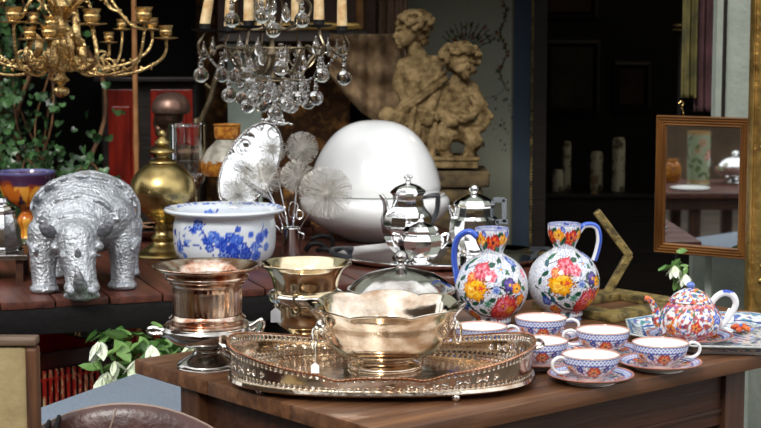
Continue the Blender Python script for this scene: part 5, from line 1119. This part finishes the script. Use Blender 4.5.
# smaller child: round face to the front, hands gathered at the chest
pr = [E(460, 60, 4, 16, 15, 15), E(464, 68, 13, 10, 7, 9), E(467, 67, 21, 2.5, 3, 2.6), E(466.5, 71.5, 19, 3.4, 2.4, 1.2), E(466, 73.6, 18.6, 3, 2.4, 1.2), E(466, 77, 16.5, 4.2, 4, 3), E(459, 70, 16, 4.6, 4.4, 4.2), E(472, 70, 15, 4.2, 4.4, 4.2), C_(456, 61, 17, 463, 61, 19, 1.7, 1.5), C_(469, 61, 19, 475, 62, 16, 1.6, 1.4), E(460, 64.6, 17.2, 1.7, 1.5, 1.1), E(471.5, 64.8, 17, 1.6, 1.5, 1.1), E(448, 67, 4, 2.6, 3, 4.4),
      C_(461, 74, 2, 458, 84, 0, 8, 9), C_(447, 90, 0, 470, 90, 0, 10, 10), E(457, 104, 2, 17, 13, 18), E(455, 124, 2, 17, 13, 15), E(452, 138, 2, 19, 14, 11),
      C_(472, 92, 2, 481, 106, 6, 8, 7), C_(481, 106, 6, 468, 116, 16, 6.5, 5.5), E(466, 117, 17, 5, 5, 4.6), C_(466, 113, 19, 461, 110, 20, 2, 1.6), C_(464, 117, 20, 459, 115, 21, 2, 1.6), C_(465, 120, 19, 460, 120, 20, 2, 1.6), C_(468, 113, 19, 465, 107, 20, 2, 1.5), C_(463, 119, 19, 458, 118, 20, 2, 1.6),
      C_(443, 92, 2, 439, 112, 8, 7.5, 6.5), C_(439, 112, 8, 450, 122, 15, 6, 5), E(453, 123, 17, 5, 4.6, 4.6),
      C_(445, 138, 4, 442, 160, 12, 12, 8), C_(442, 160, 12, 446, 178, 8, 7.5, 6), E(447, 181, 14, 6.5, 12, 4.5), C_(463, 138, 2, 474, 154, 14, 12, 8.5), C_(474, 154, 14, 468, 176, 8, 8, 6), E(468, 181, 13, 6.5, 12, 4.5)]
for (a, b) in (((470, 96), (486, 122)), ((474, 102), (482, 132)), ((478, 104), (490, 116)), ((450, 122), (484, 126)), ((446, 130), (478, 136)), ((442, 126), (436, 156))): pr.append(C_(a[0], a[1], 13, b[0], b[1], 10, 3, 3.8))
for i in range(85):
    a = random.uniform(0, 2*PI); b = random.uniform(-.45, 1.3); x = 460+19*math.cos(a)*math.cos(b); dz = 3+16*math.sin(a)*math.cos(b); y = 57-14*math.sin(b)
    if dz > 6 and y > 53 and x > 452: continue
    pr.append(E(x, y, dz, random.uniform(3, 4.4), 4, random.uniform(2.6, 3.8)))
for x in (452, 457, 462, 467, 472): pr.append(E(x, 52, 15, 3.2, 3.5, 3)) 
blob('smaller_child', pr, .0028, M['stone'], t, 1, disp=[('CLOUDS', .010, .0025)])
bm = bmesh.new(); box(bm, (-.01, -.01, .003), (84*k, .20, .010), bev=.003); box(bm, (-.01, -.01, -.013), (80*k, .19, .026), bev=.006); bobj('statue_base', bm, M['stone'], t, False)
zt = sc0.z - .029
t = thing('stone_plinth', 'dark moulded plinth under the stone children', 'plinth', (sc0.x+.0, sc0.y, 0))
bm = bmesh.new(); box(bm, (0, 0, zt-.03), (.30, .24, .05), bev=.008); box(bm, (0, 0, zt-.08), (.26, .22, .05), bev=.02); box(bm, (0, 0, (zt-.1)/2), (.23, .19, zt-.1)); box(bm, (0, 0, .04), (.30, .26, .08), bev=.01)
M['stone_dk'] = mat('dark_stone', '#6b5a3a', .8, col2='#35291a', scale=20, bump=.4, bscale=40)
bobj('shaft', bm, M['stone_dk'], t, False)

# ============================================================ CURTAINS, PICTURE, TAPESTRY
def curtain(name, px0, px1, py0, py1, Y, nfold, m, lab, cat='curtain', swag=0, depth=.02, shift=0):
    a, b = PY(px0, py0, Y), PY(px1, py0, Y); zb = PY(px0, py1, Y).z; t_ = a; nx, nz_ = nfold*8, 40
    bm = bmesh.new(); g = []
    for j in range(nz_+1):
        v = j/nz_; row = []
        for i in range(nx+1):
            u = i/nx; x = (b.x-a.x)*u + shift*v*v*k; y = depth*math.sin(u*nfold*2*PI + .6*math.sin(v*3)) + depth*.3*math.sin(u*nfold*5+v*4); z = (zb-a.z)*v
            if swag: z = (zb-a.z)*(v*.35 + v*.65*math.sin(PI*(.5*u+.05))**1.0) ; y -= swag*math.sin(v*PI*5+u*2)*.6
            row.append(bm.verts.new((x, y, z)))
        g.append(row)
    for j in range(nz_):
        for i in range(nx): bm.faces.new((g[j][i], g[j][i+1], g[j+1][i+1], g[j+1][i]))
    o = bobj(name, bm, m, None, True, None); o.location = a; md = o.modifiers.new('t', 'SOLIDIFY'); md.thickness = .006; tag(o, lab, cat); return o
curtain('tapestry', 196, 350, -30, 240, 5.60, 9, mat('patterned_brown_tapestry', '#6b4522', .9, col2='#a87438', col3='#3d2513', scale=16, lo=.3, hi=.7, bump=.3), 'brown patterned tapestry hanging on back wall behind the crystal chandelier', 'tapestry', depth=.006)
curtain('swag_curtain', 330, 402, 34, 128, 5.22, 4, M['curtain'], 'gathered brown curtain swag left of the statue, below the framed picture', swag=.025, depth=.012)
curtain('pleated_curtain', 374, 408, -40, 130, 5.42, 4, mat('tan_pleated_cloth', '#b0917a', .9, col2='#755a48', scale=30, stretch=(6, 6, .5)), 'narrow tan and mauve pleated curtain just left of the taller stone child', depth=.014)
curtain('dark_curtain', 352, 378, -40, 60, 5.46, 3, mat('dark_maroon_cloth', '#4a2420', .9, col2='#2a1512', scale=20), 'dark maroon curtain strip between framed picture and pleated curtain', depth=.012)
curtain('olive_curtain', 687, 702, -110, 98, 4.50, 2, M['curtain_g'], 'olive gold curtain edge hanging at the shop door beside the grey pier', shift=6/ k*0.004*k, depth=.008)
curtain('mauve_curtain', 700, 719, -110, 112, 4.52, 2, M['curtain_p'], 'mauve curtain hanging between olive curtain edge and grey pier', depth=.008)
# grey-green panel strip behind chandelier
a, b = PY(227, 20, 5.50), PY(262, 128, 5.50); bm = bmesh.new(); box(bm, ((b.x-a.x)/2, 0, -a.z/2+.05), (b.x-a.x, .03, a.z+.1), bev=.004); o = bobj('standing_board', bm, mat('grey_green_board', '#b4c2b6', .8, col2='#9aa89c', scale=10)); o.location = a; tag(o, 'grey-green painted board standing behind the crystal chandelier', 'board')
# framed picture
D1 = 5.30; a, b = PY(215, -50, D1), PY(378, 44, D1); w1, h1 = b.x-a.x, a.z-b.z; t = thing('framed_picture', 'dark picture in wide gold and brown frame behind the crystal chandelier', 'picture', ((a.x+b.x)/2, D1, (a.z+b.z)/2))
frame_moulding('frame_rail', w1, h1, .048, [(0, -.01), (0, .015), (.01, .025), (.03, .02), (.048, .01), (.048, -.01)], mat('brown_frame', '#2b1c10', .4, col2='#3f2a17', scale=20), mat('brown_frame_rail', '#2b1c10', .4, col2='#3f2a17', scale=20), t)
frame_moulding('gilt_slip', w1-.096, h1-.096, .024, [(0, -.006), (0, .012), (.012, .014), (.024, .006), (.024, -.006)], mat('gilt_slip', '#9a6a30', .4, col2='#6f4a20', scale=20), M['gilt'], t)
bm = bmesh.new(); box(bm, (0, .004, 0), (w1-.14, .006, h1-.14)); bobj('canvas', bm, mat('dark_canvas', '#20160e', .6, col2='#4a3020', scale=7), t, False)
bm = bmesh.new(); tube(bm, [(0, .0, h1/2-.02), (0, .10, h1/2+.25), (0, .36, h1/2+.3)], .004, 6); bobj('hanging_wire', bm, M['iron'], t)
# ============================================================ LEFT BACKGROUND
D1 = 5.25; a, b = PY(98, 82, D1), PY(196, 250, D1)
t = thing('lacquer_cabinet', 'dark red lacquered wooden cabinet with panelled doors behind the bamboo pole', 'cabinet', (((a.x+b.x)/2), D1+.2, 0))
w1 = b.x-a.x; h1 = a.z
bm = bmesh.new(); box(bm, (0, .02, h1/2), (w1, .34, h1), bev=.006); box(bm, (0, .0, h1+.008), (w1+.03, .40, .016), bev=.004); bobj('body', bm, M['darkwood'], t, False)
for px0, px1 in ((104, 131), (147, 190)):
    x0, x1 = PY(px0, 0, D1).x-(a.x+b.x)/2, PY(px1, 0, D1).x-(a.x+b.x)/2
    bm = bmesh.new(); box(bm, ((x0+x1)/2, -.158, h1/2), (x1-x0, .016, h1-.05), bev=.003); box(bm, ((x0+x1)/2, -.170, h1/2), ((x1-x0)*.7, .012, h1-.16), bev=.005); d_ = bobj('door', bm, M['redwood'], t, False)
    bm = bmesh.new(); sphere(bm, (x1-.008, -.174, h1*.6), .007); bobj('knob', bm, M['brass'], d_)
pl_ = PY(135.5, 100, 4.75); bm = bmesh.new()
z_ = 0; segs = []
pts = [(0, 0, zz_) for zz_ in np.arange(0, 2.31, .035)]; tube(bm, pts, [.0078+(.0016 if i % 7 == 0 else 0) for i in range(len(pts))], 14); o = bobj('bamboo_pole', bm, M['bamboo']); o.location = (pl_.x, pl_.y, 0); tag(o, 'thin upright bamboo pole in front of the red lacquered cabinet', 'pole')
# dark metal bust
bc_ = PY(170, 125, 4.95); k5 = 4.95/1600
t = thing('bronze_bust', 'dark bronze bust with a helmet-like cap behind the hurricane glass', 'bust', Vector((bc_.x, bc_.y, h1+.016)) + Vector((0, 0, 0)))
zb5 = PY(0, 125, 4.95).z-(h1+.016)
t.location = (bc_.x, 5.02, bc_.z-.10)
e5 = lambda x, y, z, a, b_, c: ('e', (x*k5, y*k5, z*k5), (a*k5, b_*k5, c*k5))
blob('head', [e5(-2, 0, 42, 15, 14, 16), e5(-14, -1, 38, 4, 5, 5), e5(-16, -1, 33, 2.6, 3, 3), e5(-13, -1, 28, 4, 5, 3), e5(-11, 0, 24, 6, 6, 5), ('c', (0, 0, 28*k5), (2*k5, 0, 8*k5), 9*k5, 11*k5), e5(2, 0, 6, 26, 14, 9)], .004, mat('dark_bronze_bust', (.10, .06, .045), .35, .8, col2=(.16, .09, .06), scale=20), t, 2)
lathe('cap', [(0, 42), (16, 43), (19, 46), (19.5, 50), (17, 57), (12, 62), (6, 64.5), (0, 65)], mat('brown_copper_cap', (.38, .25, .20), .35, .7, col2=(.2, .11, .08), scale=20), t, 40, k5, sm=3)
bb = bmesh.new(); box(bb, (0, 0, -.02), (.12, .09, .04), bev=.004); hh5 = bc_.z-.10-.04; box(bb, (0, 0, -.04-hh5/2), (.08, .07, hh5)); bobj('pedestal', bb, M['darkwood'], t, False)
t.location.y = 4.98
# dark branch-like bronze arm right of the glass
p = PY(205, 120, 4.7); o = tubes('bronze_branch', [([PY(222, 60, 4.7)-p, PY(214, 84, 4.7)-p, PY(210, 100, 4.7)-p, PY(200, 124, 4.7)-p, PY(196, 150, 4.7)-p, Vector((-.02, 0, -p.z))], [.008, .009, .010, .010, .010, .012]), ([PY(200, 128, 4.7)-p, PY(207, 106, 4.7)-p, PY(212, 92, 4.7)-p, PY(205, 84, 4.7)-p], .006)], M['bronze'], None, 10, 6); o.location = p; tag(o, 'dark gold branching stand rising behind the hurricane glass', 'stand')

# ivy
def leaf_verts(bm, p, s, yaw, pit, roll, heart=True):
    R_ = Euler((pit, roll, yaw)).to_matrix(); o = [(0, 0), (.45, -.18), (.75, .15), (.55, .38), (.42, .72), (.12, .70), (0, 1.05), (-.12, .70), (-.42, .72), (-.55, .38), (-.75, .15), (-.45, -.18)] if heart else [(0, 0), (.22, .25), (.30, .55), (.2, .85), (0, 1.1), (-.2, .85), (-.30, .55), (-.22, .25)]
    c = bm.verts.new(p + R_ @ Vector((0, .4*s, -.08*s))); vs = [bm.verts.new(p + R_ @ Vector((x*s, y*s, .10*s*abs(x)))) for x, y in o]
    for i in range(len(vs)): bm.faces.new((c, vs[i], vs[(i+1) % len(vs)]))
random.seed(5)
t = thing('ivy', 'dense green ivy climbing the dark trellis at the left', 'plant', (-1.36, 5.0, 0))
bm = bmesh.new(); sx = bmesh.new()
vines = []
for i in range(26):
    x = random.uniform(-.42, .46); pts = []; y = random.uniform(-.02, .12)
    for q in range(13): pts.append(Vector((x+.05*math.sin(q*1.1+i)+random.uniform(-.02, .02), y+random.uniform(-.03, .03), .05+q*.14)))
    vines.append(pts); tube(sx, pts, .0035 if i % 5 else .008, 5, 3)
for v in vines:
    for q in range(330):
        s_ = random.random()*(len(v)-1.01); i = int(s_); p = v[i].lerp(v[i+1], s_-i) + Vector((random.gauss(0, .04), random.uniform(-.07, .05), random.gauss(0, .03)))
        if p.x > .22 and p.z > .9 and random.random() < .75: continue
        leaf_verts(bm, p, random.uniform(.012, .030), random.uniform(-1.2, 1.2)+PI, random.uniform(-1.9, -.7), random.uniform(-.6, .6))
bobj('foliage', bm, M['leaf'], t, False); bobj('stem', sx, M['stem'], t)
# trailing ivy over the cabinet foot
t = thing('trailing_ivy', 'sparse dark ivy sprays low before the red cabinet beside the bamboo pole', 'plant', (-.93, 4.66, 0)); bm = bmesh.new(); sx = bmesh.new()
for i in range(9):
    pts = [Vector((random.uniform(-.16, .08), .02, 0))]; tx_ = random.uniform(-.22, .10); tz_ = random.uniform(.76, .93)
    pts.append(Vector((tx_*.7, 0, .5))); pts.append(Vector((tx_, random.uniform(-.04, .04), tz_))); pts.append(Vector((tx_+random.uniform(-.08, .08), -.03, tz_-.03))); tube(sx, pts, .003, 5, 4)
    for q in range(46):
        p = pts[1].lerp(pts[2], random.uniform(.4, 1.1))+Vector((random.gauss(0, .04), random.gauss(0, .03), random.gauss(0, .03))); leaf_verts(bm, p, random.uniform(.014, .03), random.uniform(-1.2, 1.2)+PI, random.uniform(-1.9, -.7), random.uniform(-.6, .6))
bobj('foliage', bm, M['leaf'], t, False); bobj('stem', sx, M['stem'], t)
# ============================================================ SHOP INTERIOR
D1 = 6.5; t = thing('console_cabinet', 'low dark cabinet inside the shop carrying the decorated candles', 'cabinet', (1.0, 6.6, 0)); zt = PY(0, 195, D1).z
bm = bmesh.new(); box(bm, (0, 0, zt/2), (.82, .40, zt), bev=.006); bobj('body', bm, M['darkwood'], t, False); bm = bmesh.new(); box(bm, (0, 0, zt+.008), (.88, .46, .016), bev=.004); bobj('top', bm, M['darkwood'], t, False)
cm = mat('cream_decorated_wax', '#c9c2a4', .7, col2='#5a4c3c', scale=26, lo=.5, hi=.62)
for (px, py, wpx, dy, lab) in ((558, 166, 11, 0, 'short pale decorated candle at the left end of the dark cabinet'), (567, 138, 9, .12, 'tall dim decorated candle second from left on the dark cabinet'), (597, 148, 13, .05, 'mid-height decorated candle in the middle of the dark cabinet'), (619, 134, 13, 0, 'tallest and brightest decorated candle at the right on the dark cabinet')):
    p = PY(px, py, D1+dy); h_ = p.z-(zt+.016); r_ = wpx*.5*D1/1600
    t = thing('decorated_candle', lab, 'candle', (p.x, p.y, zt+.016), 0, 'decorated candles in the shop')
    lathe('wax', [(0, 0), (r_, 0), (r_*1.02, .01), (r_, .02), (r_, h_-.03), (r_*.8, h_-.015), (0, h_-.012)], cm, t, 24, 1.0)
    bm = bmesh.new(); tube(bm, [(0, 0, h_-.014), (.001, 0, h_+.004)], .0012, 5); bobj('wick', bm, M['iron'], t)
p = PY(594, 195, D1-.12); o = lathe('small_goblet', [(0, 0), (4, 0), (4, 1), (1, 3), (1, 9), (4, 11), (5, 18), (4, 18), (0, 12)], mat('tan_goblet', '#8a7050', .5), None, 20, D1/1600); o.location = (p.x, p.y, zt+.016); tag(o, 'small tan goblet in front of the middle decorated candle', 'goblet')
for (px0, px1, py0, py1, Y, lab, c1, c2) in ((548, 603, 40, 115, 7.45, 'dim dark picture in black frame on the shop\'s inner wall', '#1d1a15', '#3a3022'), (545, 600, -40, 18, 7.5, 'dim reddish picture at the top of the shop\'s inner wall', '#22160e', '#3d2614'), (618, 655, 62, 112, 7.45, 'dim picture with a reddish patch beside the brass lamp', '#140f0d', '#3a2015')):
    a, b = PY(px0, py0, Y), PY(px1, py1, Y); t = thing('dim_picture', lab, 'picture', ((a.x+b.x)/2, 7.585, (a.z+b.z)/2))
    frame_moulding('frame_rail', b.x-a.x, a.z-b.z, .03, [(0, -.01), (0, .02), (.015, .025), (.03, .01), (.03, -.01)], M['darkwood'], M['darkwood'], t)
    bm = bmesh.new(); box(bm, (0, 0, 0), (b.x-a.x-.05, .006, a.z-b.z-.05)); bobj('canvas', bm, mat('canvas', c1, .8, col2=c2, scale=8), t, False)
# slim brass floor lamp inside the shop
p = PY(681, 28, 5.2); t = thing('floor_lamp', 'slim brass floor lamp just inside the shop left of the olive curtain', 'lamp', (p.x, p.y, 0)); k5 = 5.2/1600
bm = bmesh.new(); revolve(bm, [(0, 0), (.09, 0), (.09, .012), (.02, .025), (.008, .05), (.008, p.z-.02), (0, p.z-.02)], 24); bobj('pole', bm, M['iron'], t)
lathe('brass_cap', [(0, -3), (9, -2.6), (9.5, -1), (4, 1), (9, 2), (9, 3.4), (3, 5), (0, 5)], M['brass'], t, 32, k5).location = (0, 0, p.z)
p = PY(681, 106, 3.96); o = tubes('light_point_hook', [([(-.006, 0, .006), (0, 0, .011), (.006, 0, .006), (.002, 0, -.002), (.006, 0, -.016), (.006, .0, PY(681, 117.5, 3.96).z-p.z)], .0022)], mat('bright_brass', (.9, .6, .2), .15, 1)); o.location = p; tag(o, 'tiny bright brass hook shape standing for a point of light above the wooden mirror', 'hook')  # bright metal shape added in place of a tiny point of light
# little potted white flower behind the teapot
p = PY(679, 266, 3.72); t = thing('potted_white_flower', 'small plant with pale flower and leaves between teapot and mirror', 'plant', (p.x, p.y, 0)); bm = bmesh.new()
for i in range(24): leaf_verts(bm, Vector((random.gauss(0, .012), random.gauss(0, .01), p.z+random.gauss(0, .012))), random.uniform(.018, .03), random.uniform(-2.5, 2.5), random.uniform(-1.9, .3), random.uniform(-1, 1), False)
bobj('foliage', bm, M['leaf2'], t, False); bm = bmesh.new()
for i in range(12): leaf_verts(bm, Vector((-.016 if i < 6 else .010, -.03, p.z+(.006 if i < 6 else -.014))), .032, i*1.05, -1.2+.3*(i % 2), 0, False)
bobj('flower', bm, M['petal'], t, False)
bm = bmesh.new(); tube(bm, [(0, 0, .3), (.004, 0, .5), (0, 0, p.z)], .003, 6, 4); bobj('stem', bm, M['leaf2'], t); bm = bmesh.new(); revolve(bm, [(0, 0), (.06, 0), (.075, .28), (.08, .32), (.07, .32), (.066, .30), (0, .30)], 24); bobj('pot', bm, M['tableleg'], t)

# ============================================================ LOWER LEFT
# chair with cream upholstered back
t = thing('upholstered_chair', 'chair with cream upholstered back in worn brown wood frame, lower left corner', 'chair', (-.66, 2.2, 0))
bm = bmesh.new(); ztop = PY(20, 336, 2.2).z; xr = PY(39, 380, 2.2).x+.66; xl = xr-.44; stile = .016
fr = M['tableleg']; frx = wood('worn_chair_rail', '#2a1a14', '#6f5a48', .5, 0, 5); frz = wood('worn_chair_stile', '#2f1a10', '#70492f', .5, 2, 5)
bm = bmesh.new(); box(bm, ((xl+xr)/2, 0, ztop-.006), (xr-xl, .028, .012), bev=.004); bobj('top_rail', bm, frx, t, False)
for x in (xl+stile/2, xr-stile/2): bm = bmesh.new(); box(bm, (x, 0, (ztop-.014)/2), (stile, .028, ztop-.016), bev=.004); bobj('rear_leg', bm, frz, t, False)
for x in (xl+stile/2, xr-stile/2): bm = bmesh.new(); box(bm, (x, -.42, .21), (.032, .032, .42), bev=.004); bobj('leg', bm, frz, t, False)
bm = bmesh.new(); box(bm, ((xl+xr)/2, 0, (ztop+.46)/2-.006), (xr-xl-2*stile+.004, .024, ztop-.46-.016), bev=.008); bobj('back_panel', bm, M['cream'], t, True)
bm = bmesh.new(); box(bm, ((xl+xr)/2, -.215, .45), (xr-xl-.04, .46, .06), bev=.02); bobj('seat', bm, M['cream'], t, True)
# brown leather round-backed chair
q = PY(125, 404, 2.3); t = thing('leather_chair', 'round-backed brown leather chair with pale piping, bottom left', 'chair', (q.x, q.y, 0))
R = .241; z0 = q.z
bm = bmesh.new()
sphere(bm, (0, 0, 0), (R, .035, R), 64, 40); bmesh.ops.translate(bm, vec=(0, 0, z0-R), verts=bm.verts); bobj('backrest', bm, M['leather'], t)
bm = bmesh.new(); tube(bm, [(R*1.0*math.cos(a*PI/36), 0, z0-R+R*1.0*math.sin(a*PI/36)) for a in range(73)], .0022, 8, caps=False)
tube(bm, [((-.012-.09*s_**1.2)*1.0, -.0345*math.sqrt(max(0, 1-((.012+.09*s_**1.2)/R)**2-((1-s_*.9)*.98)**2)) - .001, z0-R+R*(1-s_*.9)*.98) for s_ in [i/14 for i in range(15)]], .0014, 6, 2); bobj('piping', bm, M['piping'], t)
bm = bmesh.new(); box(bm, (0, .13, .44), (.38, .18, .09), bev=.03); bobj('seat', bm, M['leather'], t)
for (x, y) in ((-.15, .06), (.15, .06), (-.15, .19), (.15, .19)): bm = bmesh.new(); tube(bm, [(x, y, .41), (x*1.08, y, 0)], [.018, .012], 12); bobj('leg', bm, M['darkwood'], t)
bm = bmesh.new(); box(bm, (0, .02, .5), (.10, .02, .16), bev=.004); bobj('back_support', bm, M['darkwood'], t)
for dx in (-.112, -.097):
    bm = bmesh.new(); zz0 = z0-R+math.sqrt(R*R-dx*dx)+.001; tube(bm, [(dx, .02, zz0-.03), (dx, .0, zz0+.0), (dx-.001, -.032, zz0-.03), (dx-.001, -.040, zz0-.07)], .0036, 8, 5); bobj('strap', bm, M['iron'] if dx < -.09 else M['black_handle'], t)
# blue-grey linen bench
a, b, = PZ(38, 407, .61), PZ(136, 372, .61); dr = (b-a).normalized(); ang = math.atan2(dr.y, dr.x)
t = thing('linen_bench', 'low bench covered in blue-grey linen behind the leather chair', 'bench', (b.x, b.y, 0), ang)
bm = bmesh.new(); box(bm, (-.25, -.13, .44), (.50, .26, .34), bev=.010); bobj('cushion', bm, M['bluecloth'], t)
bm = bmesh.new()
for (x, y) in ((-.05, -.05), (-.65, -.05), (-.05, -.47), (-.65, -.47)): pass
for (x, y) in ((-.04, -.04), (-.46, -.04), (-.04, -.22), (-.46, -.22)): bm2 = bmesh.new(); box(bm2, (x, y, .14), (.04, .04, .28)); bobj('leg', bm2, M['darkwood'], t, False)
bm.free()
# red lacquer box
ca, cb = PY(30, 357, 3.36), PY(111, 349, 3.50); 
t = thing('red_lacquer_box', 'open red lacquer box with pierced gilt lattice front, under the slatted table', 'box', (ca.x, ca.y, 0), math.atan2(cb.y-ca.y, cb.x-ca.x))
w1 = (Vector((cb.x, cb.y))-Vector((ca.x, ca.y))).length; zt = .618; d1 = .22; zb = .36
M['red_dk'] = mat('dark_red_lacquer', '#3d0a0c', .3, col2='#2a0708', scale=10, coat=.2)
bm = bmesh.new(); th = .014
box(bm, (w1/2, th/2, zt-.016), (w1, th, .032)); box(bm, (w1/2, th/2, zb+.02), (w1, th, .04)); box(bm, (th/2, th/2, (zt+zb)/2), (th*1.6, th, zt-zb)); box(bm, (w1-th*1.0, th/2, (zt+zb)/2), (th*2.2, th, zt-zb)); box(bm, (w1/2, th*1.6, (zt+zb)/2), (w1, th*.6, zt-zb-.01))
box(bm, (w1-th/2, d1/2, (zt+zb)/2), (th, d1, zt-zb)); box(bm, (th/2, d1/2, (zt+zb)/2), (th, d1, zt-zb)); bobj('case', bm, M['red_dk'], t, False)
bm = bmesh.new(); box(bm, (w1/2, d1-th/2, (zt+zb)/2+.005), (w1, th, zt-zb+.01)); box(bm, (w1/2, d1/2, zt-.06), (w1-2*th, d1-2*th, .006)); box(bm, (w1-th-.002, d1/2, (zt+zb)/2+.001), (.004, d1-th, zt-zb)); box(bm, (th+.002, d1/2, (zt+zb)/2), (.004, d1-th, zt-zb)); bobj('lining', bm, M['redlac'], t, False)
bm = bmesh.new(); nb = 10
for i in range(nb): x = th*1.8+(i+.5)*(w1-th*4)/nb; box(bm, (x, -.002, (zt+zb)/2-.006), (.006, .008, zt-zb-.06), bev=.001)
bobj('lattice', bm, mat('red_lattice', '#8a1a14', .3, col2='#b9a27a', scale=50, stretch=(3, 1, 1), lo=.5, hi=.7), t, False)
bm = bmesh.new()
for (x, y) in ((.02, .02), (w1-.02, .02), (.02, d1-.02), (w1-.02, d1-.02)): box(bm, (x, y, zb/2), (.03, .03, zb))
bobj('stand_legs', bm, M['darkwood'], t, False)
bm = bmesh.new(); box(bm, (0, 0, .012), (.05, .03, .022), bev=.003); p = PY(76, 343, 3.56); o = bobj('small_cream_box', bm, M['cream']); o.location = (p.x, p.y, zt-.057); tag(o, 'small cream box lying inside the open red lacquer box', 'box')
# lilies
p = PY(150, 350, 3.33); t = thing('lily_plant', 'plant with broad leaves and pale lilies below the copper cooler urn', 'plant', (p.x, p.y, 0)); random.seed(21)
bm = bmesh.new(); zc = p.z-.018
lf = bmesh.new()
for i in range(150):
    an = random.uniform(0, 2*PI); rr_ = random.uniform(.02, .13)**1.0; pp = Vector((rr_*math.cos(an), rr_*math.sin(an)*.45, zc+random.uniform(-.10, .07))); leaf_verts(lf, pp, random.uniform(.035, .06), random.uniform(0, 6.3), random.uniform(-1.3, .4), random.uniform(-.7, .7), False)
bobj('foliage', lf, M['leaf2'], t, False)
for i in range(26):
    pp = Vector((random.uniform(-.10, .11), random.uniform(-.095, -.05), zc+random.uniform(-.05, .055))); bm = bmesh.new()
    for q in range(5): leaf_verts(bm, pp, random.uniform(.030, .046), q*1.25+i, -1.25+random.uniform(-.3, .5), random.uniform(-.3, .3), False)
    bobj('bloom', bm, M['petal'], t, False)
bm = bmesh.new()
for i in range(10): tube(bm, [(random.uniform(-.03, .03), random.uniform(-.02, .02), .22), (random.uniform(-.06, .06), 0, .4), (random.uniform(-.13, .13), random.uniform(-.04, .04), zc)], .003, 5, 4)
bobj('stem', bm, M['leaf2'], t); bm = bmesh.new(); revolve(bm, [(0, 0), (.045, 0), (.055, .22), (.058, .25), (.052, .25), (.05, .23), (0, .23)], 28); bobj('pot', bm, M['tableleg'], t)
